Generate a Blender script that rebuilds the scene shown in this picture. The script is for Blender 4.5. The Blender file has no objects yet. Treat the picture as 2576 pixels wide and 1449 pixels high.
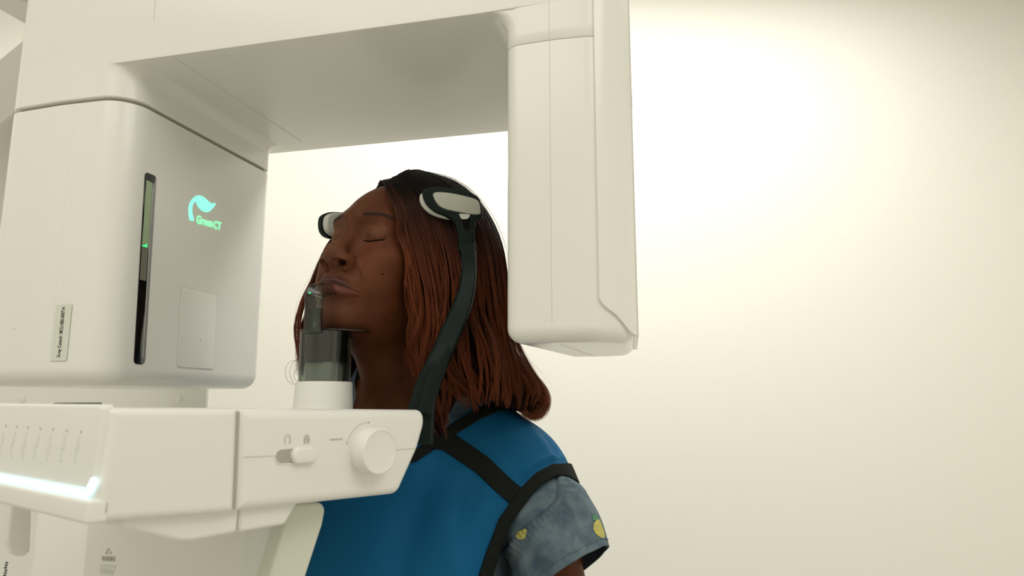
import bpy, math, random
import numpy as np
from mathutils import Vector

random.seed(7); RNG = np.random.default_rng(7)
S = bpy.context.scene
COL = S.collection
# ------------------------------------------------------------------ camera, light, exposure
FPX, CX, CY = 1750.0, 1288.0, 724.5          # focal length and centre for the 2576 x 1449 frame
PITCH = math.atan(280/1750.0)
CZ = 1.35                                     # camera height
cam_data = bpy.data.cameras.new('camera'); cam = bpy.data.objects.new('camera', cam_data); COL.objects.link(cam)
cam_data.sensor_width = 36.0; cam_data.lens = FPX/2576*36
cam.location = (0, 0, CZ); cam.rotation_euler = (math.pi/2 + PITCH, 0, 0)
cam_data.clip_start = 0.02
cam_data.dof.use_dof = True; cam_data.dof.focus_distance = 0.90; cam_data.dof.aperture_fstop = 6.5
S.camera = cam
S.view_settings.view_transform = 'Standard'; S.view_settings.look = 'None'
S.view_settings.exposure = .07
S.view_settings.gamma = 1.0; S.view_settings.use_curve_mapping = False
S.cycles.use_denoising = True
S.cycles.max_bounces = 9; S.cycles.diffuse_bounces = 5; S.cycles.glossy_bounces = 4
S.cycles.transmission_bounces = 8; S.cycles.transparent_max_bounces = 8
S.cycles.caustics_reflective = False; S.cycles.caustics_refractive = False

W = bpy.data.worlds.new('world'); S.world = W; W.use_nodes = True
W.node_tree.nodes['Background'].inputs[0].default_value = (1.0, .97, .90, 1)
W.node_tree.nodes['Background'].inputs[1].default_value = 0.22

def area(name, loc, target, sx, sy, power, color=(1.0, .972, .925)):
    d = bpy.data.lights.new(name, 'AREA'); d.shape = 'RECTANGLE'; d.size = sx; d.size_y = sy
    d.energy = power; d.color = color
    o = bpy.data.objects.new(name, d); COL.objects.link(o); o.location = loc
    v = Vector(target) - Vector(loc); o.rotation_euler = v.to_track_quat('-Z', 'Y').to_euler()
    return o
area('ceiling_light_wall', (.30, 1.42, 2.68), (.30, 1.60, 0), 1.7, .35, 21)
area('ceiling_light_left', (-1.0, -.45, 2.66), (-1.0, -.35, 0), 1.4, 1.4, 14)
area('fill_light_right', (1.0, -.5, 2.66), (1.0, -.4, 0), 1.2, 1.2, 15)  # added fill for the inner generator face and apron, not a known fixture
area('fill_light_back_left', (-1.45, 1.35, 2.66), (-1.45, 1.5, 0), .8, .5, 5)  # added fill that brightens the wall at the far left

# ------------------------------------------------------------------ maths helpers
R_ = np.array([1., 0, 0]); F_ = np.array([0, math.cos(PITCH), math.sin(PITCH)]); U_ = np.array([0, -math.sin(PITCH), math.cos(PITCH)])
C_ = np.array([0, 0, CZ]); Z_ = np.array([0, 0, 1.])
def ray(px, py): return F_ + (px-CX)/FPX*R_ + (CY-py)/FPX*U_
def at(px, py, Y):
    d = ray(px, py); return C_ + d*Y/d[1]
def onplane(px, py, P, n):
    d = ray(px, py); return C_ + d*np.dot(np.asarray(P)-C_, n)/np.dot(d, n)
def proj(P):
    q = np.atleast_2d(P)-C_; z = q@F_
    return np.stack([CX+FPX*(q@R_)/z, CY-FPX*(q@U_)/z], 1)
def unit(v): v = np.asarray(v, float); return v/np.linalg.norm(v)
def az(deg):  # horizontal direction, degrees clockwise from the view direction
    t = math.radians(deg); return np.array([math.sin(t), math.cos(t), 0.])

# ------------------------------------------------------------------ materials
def mat(name, color, rough=.5, metal=0., emit=None, es=0., trans=0., ior=1.45, coat=0., spec=.5, bump=None, mottle=None, alpha=1., sss=0., sheen=0.):
    m = bpy.data.materials.new(name); m.use_nodes = True; nt = m.node_tree; b = nt.nodes['Principled BSDF']
    b.inputs['Base Color'].default_value = (*color, 1); b.inputs['Roughness'].default_value = rough
    b.inputs['Metallic'].default_value = metal; b.inputs['IOR'].default_value = ior
    b.inputs['Transmission Weight'].default_value = trans; b.inputs['Coat Weight'].default_value = coat
    b.inputs['Specular IOR Level'].default_value = spec
    b.inputs['Sheen Weight'].default_value = sheen
    if sss: b.inputs['Subsurface Weight'].default_value = sss; b.inputs['Subsurface Scale'].default_value = .004; b.inputs['Subsurface Radius'].default_value = (1., .35, .2)
    if emit: b.inputs['Emission Color'].default_value = (*emit, 1); b.inputs['Emission Strength'].default_value = es
    tc = nt.nodes.new('ShaderNodeTexCoord')
    def noise(scale, detail=3, rough_=.5):
        n = nt.nodes.new('ShaderNodeTexNoise'); n.inputs['Scale'].default_value = scale; n.inputs['Detail'].default_value = detail
        n.inputs['Roughness'].default_value = rough_
        nt.links.new(tc.outputs['Object'], n.inputs['Vector']); return n
    if mottle:   # (scale, second colour, amount, detail)
        n = noise(mottle[0], mottle[3] if len(mottle) > 3 else 4, .6)
        r = nt.nodes.new('ShaderNodeValToRGB'); r.color_ramp.elements[0].position = .35; r.color_ramp.elements[1].position = .68
        r.color_ramp.elements[0].color = (*color, 1); r.color_ramp.elements[1].color = (*mottle[1], 1)
        nt.links.new(n.outputs['Fac'], r.inputs[0]); nt.links.new(r.outputs[0], b.inputs['Base Color'])
    if bump:     # (scale, strength, distance)
        n = noise(bump[0]); bp = nt.nodes.new('ShaderNodeBump'); bp.inputs['Strength'].default_value = bump[1]
        bp.inputs['Distance'].default_value = bump[2]
        nt.links.new(n.outputs['Fac'], bp.inputs['Height']); nt.links.new(bp.outputs[0], b.inputs['Normal'])
    return m
M = {}
M['plastic'] = mat('cream_plastic', (.82, .812, .765), .22, spec=.45, bump=(3.0, .02, .002))
M['plastic_matt'] = mat('satin_plastic', (.82, .812, .765), .38, spec=.4)
M['plastic_green'] = mat('pale_green_plastic', (.66, .68, .58), .3)
M['seam'] = mat('seam_shadow_grey', (.64, .62, .55), .6)  # grey strips with the shadow of narrow seams put into their colour
M['gap'] = mat('recess_grey', (.42, .40, .34), .7)
M['print'] = mat('grey_print', (.50, .50, .43), .6)
M['print_dark'] = mat('dark_print', (.06, .065, .06), .6)
M['label'] = mat('label_film', (.68, .70, .61), .35)
M['black_glass'] = mat('black_window', (.004, .006, .007), .04, ior=1.9)
M['green_glow'] = mat('green_logo_light', (.1, .6, .35), .5, emit=(.30, 1.0, .46), es=.95)
M['cyan_glow'] = mat('cyan_leaf_light', (.2, .7, .6), .5, emit=(.24, 1.0, .66), es=.95)
M['led'] = mat('cool_light_strip', (.8, .95, 1.), .4, emit=(.66, .95, 1.0), es=.85)
M['led_green'] = mat('green_indicator', (.05, .5, .15), .3, emit=(.05, 1., .3), es=.7)
M['frame_dark'] = mat('dark_green_grey_plastic', (.008, .014, .0125), .36, spec=.12)
M['lens_black'] = mat('dark_recess', (.004, .004, .004), .8, spec=.1)
M['pad_grey'] = mat('grey_pad_insert', (.42, .43, .36), .42)
M['pad_white'] = mat('light_grey_rubber', (.55, .56, .50), .5)
def tinted(name, tint, rough=.06, ior=1.45):
    """clear tinted plastic: light passes with the tint, the surface mirrors by Fresnel"""
    m = bpy.data.materials.new(name); m.use_nodes = True; nt = m.node_tree; nt.nodes.clear()
    o = nt.nodes.new('ShaderNodeOutputMaterial'); mx = nt.nodes.new('ShaderNodeMixShader'); t = nt.nodes.new('ShaderNodeBsdfTransparent'); g = nt.nodes.new('ShaderNodeBsdfGlossy'); f = nt.nodes.new('ShaderNodeLayerWeight'); pw = nt.nodes.new('ShaderNodeMath'); pw.operation = 'POWER'; pw.inputs[1].default_value = 4.; ad = nt.nodes.new('ShaderNodeMath'); ad.operation = 'MULTIPLY_ADD'; ad.inputs[1].default_value = .65; ad.inputs[2].default_value = .06
    t.inputs['Color'].default_value = (*tint, 1); g.inputs['Roughness'].default_value = rough; f.inputs['Blend'].default_value = .5
    nt.links.new(f.outputs['Facing'], pw.inputs[0]); nt.links.new(pw.outputs[0], ad.inputs[0]); nt.links.new(ad.outputs[0], mx.inputs[0]); nt.links.new(t.outputs[0], mx.inputs[1]); nt.links.new(g.outputs[0], mx.inputs[2]); nt.links.new(mx.outputs[0], o.inputs[0]); return m
M['smoke'] = tinted('smoky_clear_plastic', (.70, .75, .72))
M['smoke_clear'] = tinted('pale_smoky_plastic', (.68, .71, .685))
M['smoke_dark'] = tinted('dark_smoky_plastic', (.30, .36, .34), .1)
M['wall'] = mat('painted_wall', (.86, .85, .79), .6, bump=(60, .05, .001))
M['ceiling'] = mat('painted_ceiling', (.85, .85, .80), .8)
M['floor'] = mat('vinyl_floor', (.62, .60, .54), .4, mottle=(9, (.66, .64, .58), 1))

# ------------------------------------------------------------------ objects
def tagprops(o, label=None, cat=None, group=None, kind=None):
    if label: o['label'] = label
    if cat: o['category'] = cat
    if group: o['group'] = group
    if kind: o['kind'] = kind
def empty(name, loc, label, cat):
    o = bpy.data.objects.new(name, None); COL.objects.link(o); o.location = loc; o.empty_display_size = .05
    tagprops(o, label, cat); return o
ORIG = {}
def origin(o):
    return ORIG.get(o.name, np.zeros(3)) if o is not None else np.zeros(3)
def mesh_obj(name, V, Fc, m, parent=None, smooth=True, angle=35, label=None, mats=None, fmat=None, kind=None):
    """one mesh object; V in world coordinates, stored relative to its thing's base point"""
    V = np.asarray(V, float); og = origin(parent)
    me = bpy.data.meshes.new(name)
    me.from_pydata((V-og).tolist(), [], [list(map(int, f)) for f in Fc]); me.validate()
    me.materials.append(m)
    for mm in (mats or []): me.materials.append(mm)
    if fmat is not None: me.polygons.foreach_set('material_index', np.asarray(fmat, dtype=np.int32))
    if smooth:
        me.polygons.foreach_set('use_smooth', [True]*len(me.polygons))
        if angle is not None: me.set_sharp_from_angle(angle=math.radians(angle))
    me.update()
    o = bpy.data.objects.new(name, me); COL.objects.link(o)
    if parent is not None: o.parent = parent; ORIG[o.name] = og
    if label: o['label'] = label
    if kind: o['kind'] = kind
    return o
def base(o, loc): ORIG[o.name] = np.asarray(loc, float)

class Outline(np.ndarray):
    """a rounded outline that remembers its corner points, so that it can be offset cleanly"""
    src = None
def _round(pts, seg):
    P = [np.array(p[:2], float) for p in pts]; out = []
    n = len(P)
    for i, p in enumerate(pts):
        r = p[2] if len(p) > 2 else 0
        if r <= 0: out.append(P[i]); continue
        a = P[i-1]-P[i]; b = P[(i+1) % n]-P[i]; la, lb = np.linalg.norm(a), np.linalg.norm(b); a = a/la; b = b/lb
        ang = math.acos(max(-1, min(1, a@b)))
        if ang > 3.139:
            out += [P[i]+(b-a)*1e-6*k for k in range(seg+1)]; continue
        t = min(r/math.tan(ang/2), la*.49, lb*.49); r = t*math.tan(ang/2)
        c = P[i] + unit(a+b)*r/math.sin(ang/2)
        s = P[i]+a*t-c; e = P[i]+b*t-c
        a0 = math.atan2(s[1], s[0]); a1 = math.atan2(e[1], e[0]); d = (a1-a0+math.pi) % (2*math.pi)-math.pi
        for k in range(seg+1):
            q = a0+d*k/seg; out.append(c+r*np.array([math.cos(q), math.sin(q)]))
    return np.array(out)
def round_poly(pts, seg=8):
    """pts: (x, y, r) corners; returns the rounded outline"""
    pts = [tuple(float(c) for c in p) for p in pts]
    o = _round(pts, seg).view(Outline); o.src = (pts, seg); return o
def ccw(P):
    Q = np.asarray(P); x, y = Q[:, 0], Q[:, 1]
    if np.sum(x*np.roll(y, -1)-y*np.roll(x, -1)) > 0: return P
    if getattr(P, 'src', None): return round_poly(P.src[0][::-1], P.src[1])
    return Q[::-1]
def offset(P, off):
    """outline P moved outwards by off"""
    if getattr(P, 'src', None) is None or abs(off) < 1e-9: return np.asarray(P)+pnormals(np.asarray(P))*off
    pts, seg = P.src; n = len(pts); out = []
    for i, p in enumerate(pts):
        p0, p1, p2 = (np.array(pts[j % n][:2]) for j in (i-1, i, i+1))
        d0 = unit(p1-p0); d1 = unit(p2-p1); n0 = np.array([d0[1], -d0[0]]); n1 = np.array([d1[1], -d1[0]])
        m = n0+n1; q = p1+off*m/max(.2, (1+n0@n1))
        cross = d0[0]*d1[1]-d0[1]*d1[0]; r = p[2] if len(p) > 2 else 0
        if r > 0: r = max(1e-5, r+(off if cross > 0 else -off))
        out.append((q[0], q[1], r))
    return _round(out, seg)
def pnormals(P):
    t = np.roll(P, -1, 0)-np.roll(P, 1, 0); t /= np.linalg.norm(t, axis=1)[:, None]+1e-12
    return np.stack([t[:, 1], -t[:, 0]], 1)
def slab(o, e1, e2, e3, P, h0, h1, r0=0., r1=0., seg=6, cap0=True, cap1=True, extra=None):
    """prism of a CCW outline P (in e1, e2 about o) from h0 to h1 along e3 with rounded rims r0 (at h0) and r1 (at h1)"""
    P = ccw(P); o = np.asarray(o, float)
    rings = []
    if r0 > 0: rings += [(-r0*(1-math.sin(a)), h0+r0*(1-math.cos(a))) for a in np.linspace(0, math.pi/2, seg+1)]
    else: rings.append((0, h0))
    if extra: rings += extra
    if r1 > 0: rings += [(-r1*(1-math.cos(a)), h1-r1*(1-math.sin(a))) for a in np.linspace(0, math.pi/2, seg+1)]
    else: rings.append((0, h1))
    V = []; n = len(P)
    for off, h in rings:
        Q = offset(P, off)
        V.append(o+Q[:, :1]*e1+Q[:, 1:]*e2+h*e3)
    V = np.concatenate(V); Fc = []
    for r in range(len(rings)-1):
        for i in range(n):
            j = (i+1) % n; Fc.append([r*n+i, r*n+j, (r+1)*n+j, (r+1)*n+i])
    if cap0: Fc.append(list(range(n))[::-1])
    if cap1: Fc.append([(len(rings)-1)*n+i for i in range(n)])
    return V, Fc
def join(*vf):
    V = []; Fc = []; k = 0
    for v, f in vf:
        V.append(np.asarray(v)); Fc += [[i+k for i in q] for q in f]; k += len(v)
    return np.concatenate(V), Fc
def smooth_path(P, n):
    P = np.asarray(P, float); m = len(P); out = []
    t = np.linspace(0, m-1, n)
    for u in t:
        i = min(int(u), m-2); f = u-i
        p0 = P[max(i-1, 0)]; p1 = P[i]; p2 = P[i+1]; p3 = P[min(i+2, m-1)]
        out.append(.5*((2*p1)+(-p0+p2)*f+(2*p0-5*p1+4*p2-p3)*f*f+(-p0+3*p1-3*p2+p3)*f**3))
    return np.array(out)
def sweep(path, prof, upv, scale=None, caps=True):
    """sweep a closed 2D profile (CCW) along a path; profile x axis follows side = t x up"""
    path = np.asarray(path, float); n = len(path); k = len(prof); V = []
    for i in range(n):
        t = unit(path[min(i+1, n-1)]-path[max(i-1, 0)]); up = np.asarray(upv[i] if np.ndim(upv) > 1 else upv, float)
        s = unit(np.cross(t, up)); u = unit(np.cross(s, t)); sc = scale[i] if scale is not None else (1, 1)
        if np.ndim(sc) == 0: sc = (sc, sc)
        for q in prof: V.append(path[i]+s*q[0]*sc[0]+u*q[1]*sc[1])
    Fc = [[i*k+j, i*k+(j+1) % k, (i+1)*k+(j+1) % k, (i+1)*k+j] for i in range(n-1) for j in range(k)]
    if caps: Fc += [list(range(k))[::-1], [(n-1)*k+j for j in range(k)]]
    return np.array(V), Fc
def circle(r, n=16): return [(r*math.cos(2*math.pi*i/n), r*math.sin(2*math.pi*i/n)) for i in range(n)]
def tube(path, r, n=10, up=(0.13, .21, 1)): return sweep(path, circle(r, n), up)
def lathe(o, ax, prof, n=40, ring=False):
    """profile of (radius, height) along axis ax"""
    ax = unit(ax); h = np.array([1., 0, 0]) if abs(ax[0]) < .8 else np.array([0, 1., 0])
    a = unit(np.cross(ax, h)); b = np.cross(ax, a); V = []; Fc = []
    for r, z in prof:
        for i in range(n):
            t = 2*math.pi*i/n; V.append(np.asarray(o)+ax*z+r*(a*math.cos(t)+b*math.sin(t)))
    for k in range(len(prof)-1):
        for i in range(n): Fc.append([k*n+i, k*n+(i+1) % n, (k+1)*n+(i+1) % n, (k+1)*n+i])
    if ring: Fc += [[(len(prof)-1)*n+i, (len(prof)-1)*n+(i+1) % n, (i+1) % n, i] for i in range(n)]
    else: Fc.append(list(range(n))[::-1]); Fc.append([(len(prof)-1)*n+i for i in range(n)])
    return np.array(V), Fc
def text_vf(s, size, o, e1, e2, e3, depth=.0002, bold=0., align='LEFT', space=1., sx=1.):
    c = bpy.data.curves.new('t', 'FONT'); c.body = s; c.size = size; c.extrude = depth; c.offset = bold; c.align_x = align
    c.space_character = space; c.resolution_u = 3
    ob = bpy.data.objects.new('t', c); COL.objects.link(ob)
    bpy.context.view_layer.update()
    me = bpy.data.meshes.new_from_object(ob.evaluated_get(bpy.context.evaluated_depsgraph_get()))
    V = np.array([v.co[:] for v in me.vertices]); Fc = [list(p.vertices) for p in me.polygons]
    bpy.data.objects.remove(ob); bpy.data.curves.remove(c); bpy.data.meshes.remove(me)
    return np.asarray(o)+V[:, :1]*sx*e1+V[:, 1:2]*e2+V[:, 2:]*e3, Fc
def bx(o, e1, e2, e3, x0, x1, y0, y1, z0, z1, r=0.):
    return slab(o, e1, e2, e3, round_poly([(x0, y0, r), (x1, y0, r), (x1, y1, r), (x0, y1, r)]) if r else np.array([(x0, y0), (x1, y0), (x1, y1), (x0, y1)]), z0, z1)
# ------------------------------------------------------------------ the room
X0, X1, Y0, Y1, ZC = -2.1, 2.0, -2.0, 2.10, 2.75
def struct(name, vf, m):
    o = mesh_obj(name, vf[0], vf[1], m, smooth=False); o['kind'] = 'structure'; return o
ex, ey, ez = np.eye(3)
O0 = np.zeros(3)
struct('floor', bx(O0, ex, ey, ez, X0, X1, Y0, Y1, -.05, 0), M['floor'])
struct('ceiling', bx(O0, ex, ey, ez, X0, X1, Y0, Y1, ZC, ZC+.05), M['ceiling'])
struct('wall_back', bx(O0, ex, ey, ez, X0-.06, X1+.06, Y1, Y1+.06, 0, ZC), M['wall'])
struct('wall_left', bx(O0, ex, ey, ez, X0-.06, X0, Y0, Y1, 0, ZC), M['wall'])
struct('wall_right', bx(O0, ex, ey, ez, X1, X1+.06, Y0, Y1, 0, ZC), M['wall'])
struct('wall_front', bx(O0, ex, ey, ez, X0-.06, X1+.06, Y0-.06, Y0, 0, ZC), M['wall'])
struct('baseboard_back', bx(O0, ex, ey, ez, X0, X1, Y1-.012, Y1, 0, .09), M['plastic_matt'])
# ------------------------------------------------------------------ the scanner
GD = az(13.9); GA = np.array([GD[1], -GD[0], 0.]); GO = GD*.6774 + np.array([0, 0, CZ])   # gantry frame: a (along arm), d (depth), z
def G(a, d, z): return GO + a*GA + d*GD + z*Z_
scanner = empty('dental_scanner', (-.62, 1.25, 0), 'large cream white dental imaging machine with overhead arm around the patient', 'medical machine')
base(scanner, (-.62, 1.25, 0))
ZA = .4186          # underside of the overhead arm, above camera height
DB = .338           # back of the arm
# plan outline of the generator head
def gplan(grow=0., inner=-.660, back=.318):
    return round_poly([(-.875, .050, .055), (-.845, .004, .03), (-.76, -.0015, .3), (inner, 0.0, .040), (inner, back, .022), (-.875, back, .05)], 12)
gp = ccw(gplan()); gn = pnormals(np.asarray(gp))
# lower housing
v, f = slab(GO, GA, GD, Z_, gp, .016, .3705, .022, .0015, seg=8)
gen = mesh_obj('generator_housing', v, f, M['plastic'], scanner)
# recessed neck in the seam and upper housing with a flare into the arm
v, f = slab(GO, GA, GD, Z_, offset(gp, -.006), .366, .382); mesh_obj('seam_recess', v, f, M['gap'], gen)
rings = [(-.0012, .3755), (0, .3767), (0, ZA-.016)]
for a in np.linspace(0, math.pi/2, 8)[1:]: rings.append((.016*(1-math.cos(a)), ZA-.016+.016*math.sin(a)))
rings.append((.016, ZA+.01))
V = []; Fc = []; n = len(gp)
for off, z in rings:
    Q = np.asarray(gp)+gn*(off*np.clip(gn[:, :1], 0, 1)**2 if off > 0 else off)
    Q[:, 1] = np.clip(Q[:, 1], -.0015, DB-.002)
    V.append(GO+Q[:, :1]*GA+Q[:, 1:]*GD+z*Z_)
for r in range(len(rings)-1):
    for i in range(n): Fc.append([r*n+i, r*n+(i+1) % n, (r+1)*n+(i+1) % n, (r+1)*n+i])
Fc += [list(range(n))[::-1], [(len(rings)-1)*n+i for i in range(n)]]
mesh_obj('generator_neck', np.concatenate(V), Fc, M['plastic'], scanner)
# overhead arm: rounded slab that reaches over to the sensor column
ap = round_poly([(-.876, .052, .055), (-.845, .004, .03), (-.76, 0, .3), (-.20, 0, .02), (-.12, -.003, .2), (-.078, -.001, .03), (-.047, .035, .05), (-.062, DB, .05), (-.876, DB, .06)], 12)
v, f = slab(GO, GA, GD, Z_, ap, ZA, .625, 0.0008, .03)
arm = mesh_obj('overhead_arm', v, f, M['plastic'], scanner, angle=25)
mesh_obj('seam_line', *tube([G(-.876+.245, -.0002, .47), G(-.876+.2455, -.0002, .60)], .0003, 6), M['seam'], arm)
mesh_obj('seam_line', *tube([G(-.600, .006, ZA), G(-.598, DB-.04, ZA)], .0005, 6), M['seam'], arm)
# vertical cover line on the generator front, upper and lower
mesh_obj('cover_line', *tube([G(-.737, .00005, .43), G(-.737, .00005, .52)], .0002, 6), M['plastic'], arm)
mesh_obj('cover_line', *tube([G(-.737, -.0012, .368), G(-.737, -.0012, .06)], .0002, 6), M['plastic'], gen)
# status window: dark slot with a lit strip behind it
def inner(d, z, off=0.): return G(-.660+off, d, z)
def inner_slab(pts, h0, h1, r=0.): return slab(inner(0, 0), GD, Z_, GA, ccw(round_poly(pts)), h0, h1, 0, r, seg=3)
win = mesh_obj('status_window', *inner_slab([(.0465, .043, .006), (.0655, .043, .006), (.0585, .287, .005), (.0385, .287, .005)], -.004, .0008, .0005), M['black_glass'], gen, label='tall black glossy slot window')
mesh_obj('gauge_backing', *inner_slab([(.0445, .148, .0003), (.0552, .148, .0003), (.0540, .1900, .0003), (.0432, .1900, .0003)], .0006, .0010), mat('grey_gauge', (.17, .17, .13), .25), win)
mesh_obj('level_strip', *inner_slab([(.0432, .1905, .0003), (.0540, .1905, .0003), (.0520, .276, .0003), (.0415, .277, .0003)], .0006, .0010), mat('pale_green_gauge', (.30, .38, .24), .25, emit=(.25, .5, .2), es=.05), win)
mesh_obj('scale_line', *inner_slab([(.0598, .052), (.0604, .052), (.0535, .27), (.0529, .27)], .0008, .0012), M['label'], win)
mesh_obj('level_mark', *inner_slab([(.0432, .1905), (.0515, .1905), (.0515, .1955), (.049, .1945), (.0465, .1925), (.0432, .192)], .0010, .0013), M['led_green'], win)
# access panel
pn = mesh_obj('access_panel', *inner_slab([(.1235, .0425, .006), (.1985, .0425, .006), (.1945, .1505, .006), (.1205, .1505, .006)], -.004, .0010, .0008), M['plastic'], gen)
mesh_obj('panel_mark', *inner_slab([(.1648, .0798), (.1656, .0798), (.1656, .0806), (.1670, .0806), (.1670, .0814), (.1656, .0814), (.1656, .0828), (.1648, .0828), (.1648, .0814), (.1634, .0814), (.1634, .0806), (.1648, .0806)], .0010, .0012), M['print'], pn)
mesh_obj('panel_gap', *slab(inner(0, 0), GD, Z_, GA, ccw(round_poly([(.1226, .0416, .006), (.1994, .0416, .006), (.1954, .1514, .006), (.1196, .1514, .006)])), -.004, .0003), M['seam'], gen)
# green logo: stem, leaf and the words, traced on the panel plane
def onin(px, py):
    Q = onplane(px, py, inner(0, 0), GA)-inner(0, 0); return (Q@GD, Q@Z_)
def zpx(x, y): return (440+x*160/1783, 470+y*130/1449)
def logo_poly(pts, n=60):
    P = smooth_path(np.array([onin(*zpx(*p)) for p in pts]+[onin(*zpx(*pts[0]))]), n)[:-1]; return ccw(P)
stem = [(405, 925), (385, 780), (380, 640), (400, 500), (450, 390), (530, 300), (600, 258), (660, 245), (740, 258), (820, 305), (900, 380), (980, 445), (1050, 470), (1110, 455), (1130, 480), (1100, 540), (1040, 600), (985, 560), (930, 535), (880, 525), (800, 460), (720, 405), (640, 388), (570, 405), (510, 460), (480, 540), (470, 640), (480, 760), (515, 900), (515, 940), (495, 955), (450, 945)]
leaf = [(592, 405), (640, 402), (710, 418), (790, 472), (870, 535), (920, 552), (985, 572), (1040, 602), (1000, 655), (940, 695), (870, 708), (790, 690), (710, 630), (640, 540), (600, 460)]
logo = mesh_obj('logo_emblem', *slab(inner(0, 0), GD, Z_, GA, logo_poly(stem, 110), -.001, .0010), M['cyan_glow'], gen, label='glowing green leaf emblem', smooth=False)
mesh_obj('leaf_shape', *slab(inner(0, 0), GD, Z_, GA, logo_poly(leaf, 60), -.001, .0010), M['cyan_glow'], gen, smooth=False, label='glowing green leaf blade')
def fit_text(txt, x0, x1, yb0, yb1, cap_h, bold):
    v, f = text_vf(txt, .02, np.zeros(3), R_, np.array([0, 1., 0]), Z_, bold=bold)
    p0, p1 = onin(*zpx(x0, yb0)), onin(*zpx(x1, yb1)); top = onin(*zpx(x0, yb0-cap_h)); lo, hi = v[:, 0].min(), v[:, 0].max(); H_ = v[:, 1].max()
    u_ = (v[:, 0]-lo)/(hi-lo); d_ = p0[0]+(p1[0]-p0[0])*u_; z_ = p0[1]+(p1[1]-p0[1])*u_+v[:, 1]/H_*(top[1]-p0[1])
    return np.array([inner(a_, b_, .0006+.0006*(c_ > 0)) for a_, b_, c_ in zip(d_, z_, v[:, 2])]), f
tv = join(fit_text('Green', 590, 1038, 1015, 1130, 235, .0004), fit_text('CT', 1070, 1278, 1160, 1212, 222, .0004))
mesh_obj('logo_lettering', *tv, M['green_glow'], gen, smooth=False, label='glowing green lettering Green CT')
# serial label on the front face
def onfront(px, py): Q = onplane(px, py, GO, GD)-GO; return (Q@GA, Q@Z_)
q = [onfront(*p) for p in [(133, 908), (172, 910), (182, 766), (143, 766)]]
sx0, sx1 = (q[0][0]+q[3][0])/2, (q[1][0]+q[2][0])/2; sz0, sz1 = q[0][1], q[2][1]
lab = mesh_obj('serial_label', *slab(G(0, -.0015, 0), GA, Z_, -GD, np.array([(sx0, sz0), (sx1, sz0), (sx1, sz1), (sx0, sz1)]), 0, .0006), M['label'], gen, smooth=False)
mesh_obj('label_text', *text_vf('X-ray Control : MCU-0B5-000714', .0070, G(sx0+(sx1-sx0)*.60, -.0022, sz0+.004), Z_, -GA, -GD, bold=.00012, sx=(sz1-sz0-.007)/.0985), M['print_dark'], lab, smooth=False)
mesh_obj('pin_mark', *slab(G(*[onfront(40, 827)[0], -.0018], onfront(40, 827)[1]), GA, Z_, -GD, np.array(circle(.0008, 8)), 0, .0004), M['print'], gen)
# sensor column
ZS = .056
sp = ccw(round_poly([(-.1775, .0, .018), (-.12, -.003, .2), (-.078, -.001, .03), (-.047, .035, .05), (-.064, .262, .04), (-.155, .262, .012)], 12))
v, f = slab(GO, GA, GD, Z_, sp, ZS, .3748, .016, .0004, seg=8)
sfd = min((q_ for q_ in np.asarray(sp) if q_[1] < .02), key=lambda q_: abs(q_[0]+.1262))[1]
sen = mesh_obj('sensor_housing', v, f, M['plastic'], scanner)
# flare where the column meets the arm
sn = pnormals(np.asarray(sp)); V = []; rings = [(-.004, .3700), (-.004, .3755), (-.0003, .3756), (0, .3760), (0, ZA-.030)]+[(.024*(1-math.cos(t)), ZA-.024+.024*math.sin(t)) for t in np.linspace(0, math.pi/2, 9)]+[(.024, ZA+.004)]
for off, z in rings:
    Q = np.asarray(sp)+sn*(off if off < 0 else off*np.clip(-sn[:, :1], 0, 1)**1.5); Q[:, 1] = np.maximum(Q[:, 1], np.minimum(np.asarray(sp)[:, 1], .0006)); V.append(GO+Q[:, :1]*GA+Q[:, 1:]*GD+z*Z_)
n = len(sp); Fc = [[r*n+i, r*n+(i+1) % n, (r+1)*n+(i+1) % n, (r+1)*n+i] for r in range(len(rings)-1) for i in range(n)]+[list(range(n))[::-1], [(len(rings)-1)*n+i for i in range(n)]]
mesh_obj('column_neck', np.concatenate(V), Fc, M['plastic'], scanner, angle=60)
# raised side cover of the column with its S shaped lower edge
def cover():
    P = np.asarray(sp); s = np.concatenate([[0], np.cumsum(np.linalg.norm(np.diff(np.vstack([P, P[:1]]), axis=0), axis=1))])
    idx = [i for i in range(len(P)) if P[i][0] > -.090 and P[i][1] < .235]
    Q = P[idx]; o_ = np.argsort(Q[:, 1]+Q[:, 0]*.3); Q = Q[o_]
    Q = smooth_path(Q, 60); N = pnormals_open(Q)
    keep = Q[:, 0] > -.0800; Q = Q[keep]; N = N[keep]; V = []; n = len(Q)
    L = np.concatenate([[0], np.cumsum(np.linalg.norm(np.diff(Q, axis=0), axis=1))])
    for off in (.0028, -.002):
        for j in range(40):
            for i in range(n):
                zb = .056+.030 - .022*(1/(1+math.exp(-(L[i]-.028)/.006))) + .012*math.exp(-(L[i]/.006))
                z = zb+(ZA+.19-zb)*j/39
                q_ = Q[i]+N[i]*(off if j > 0 else off)
                V.append(G(q_[0], q_[1], z))
    Fc = []
    for j in range(39):
        for i in range(n-1):
            a_ = j*n+i; Fc.append([a_, a_+1, a_+n+1, a_+n])
    m = 40*n
    for i in range(n-1): Fc.append([i, m+i, m+i+1, i+1])
    for j in range(39): Fc.append([j*n, j*n+n, m+j*n+n, m+j*n])
    return V, Fc
def pnormals_open(P):
    t = np.gradient(P, axis=0); t /= np.linalg.norm(t, axis=1)[:, None]; return np.stack([t[:, 1], -t[:, 0]], 1)
cv = cover()
mesh_obj('side_cover', *cv, M['plastic'], sen, angle=50)
mesh_obj('seam_line', *tube([G(-.1262, sfd, .374), G(-.1262, sfd, .075)], .0003, 6), M['seam'], sen)
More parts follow.
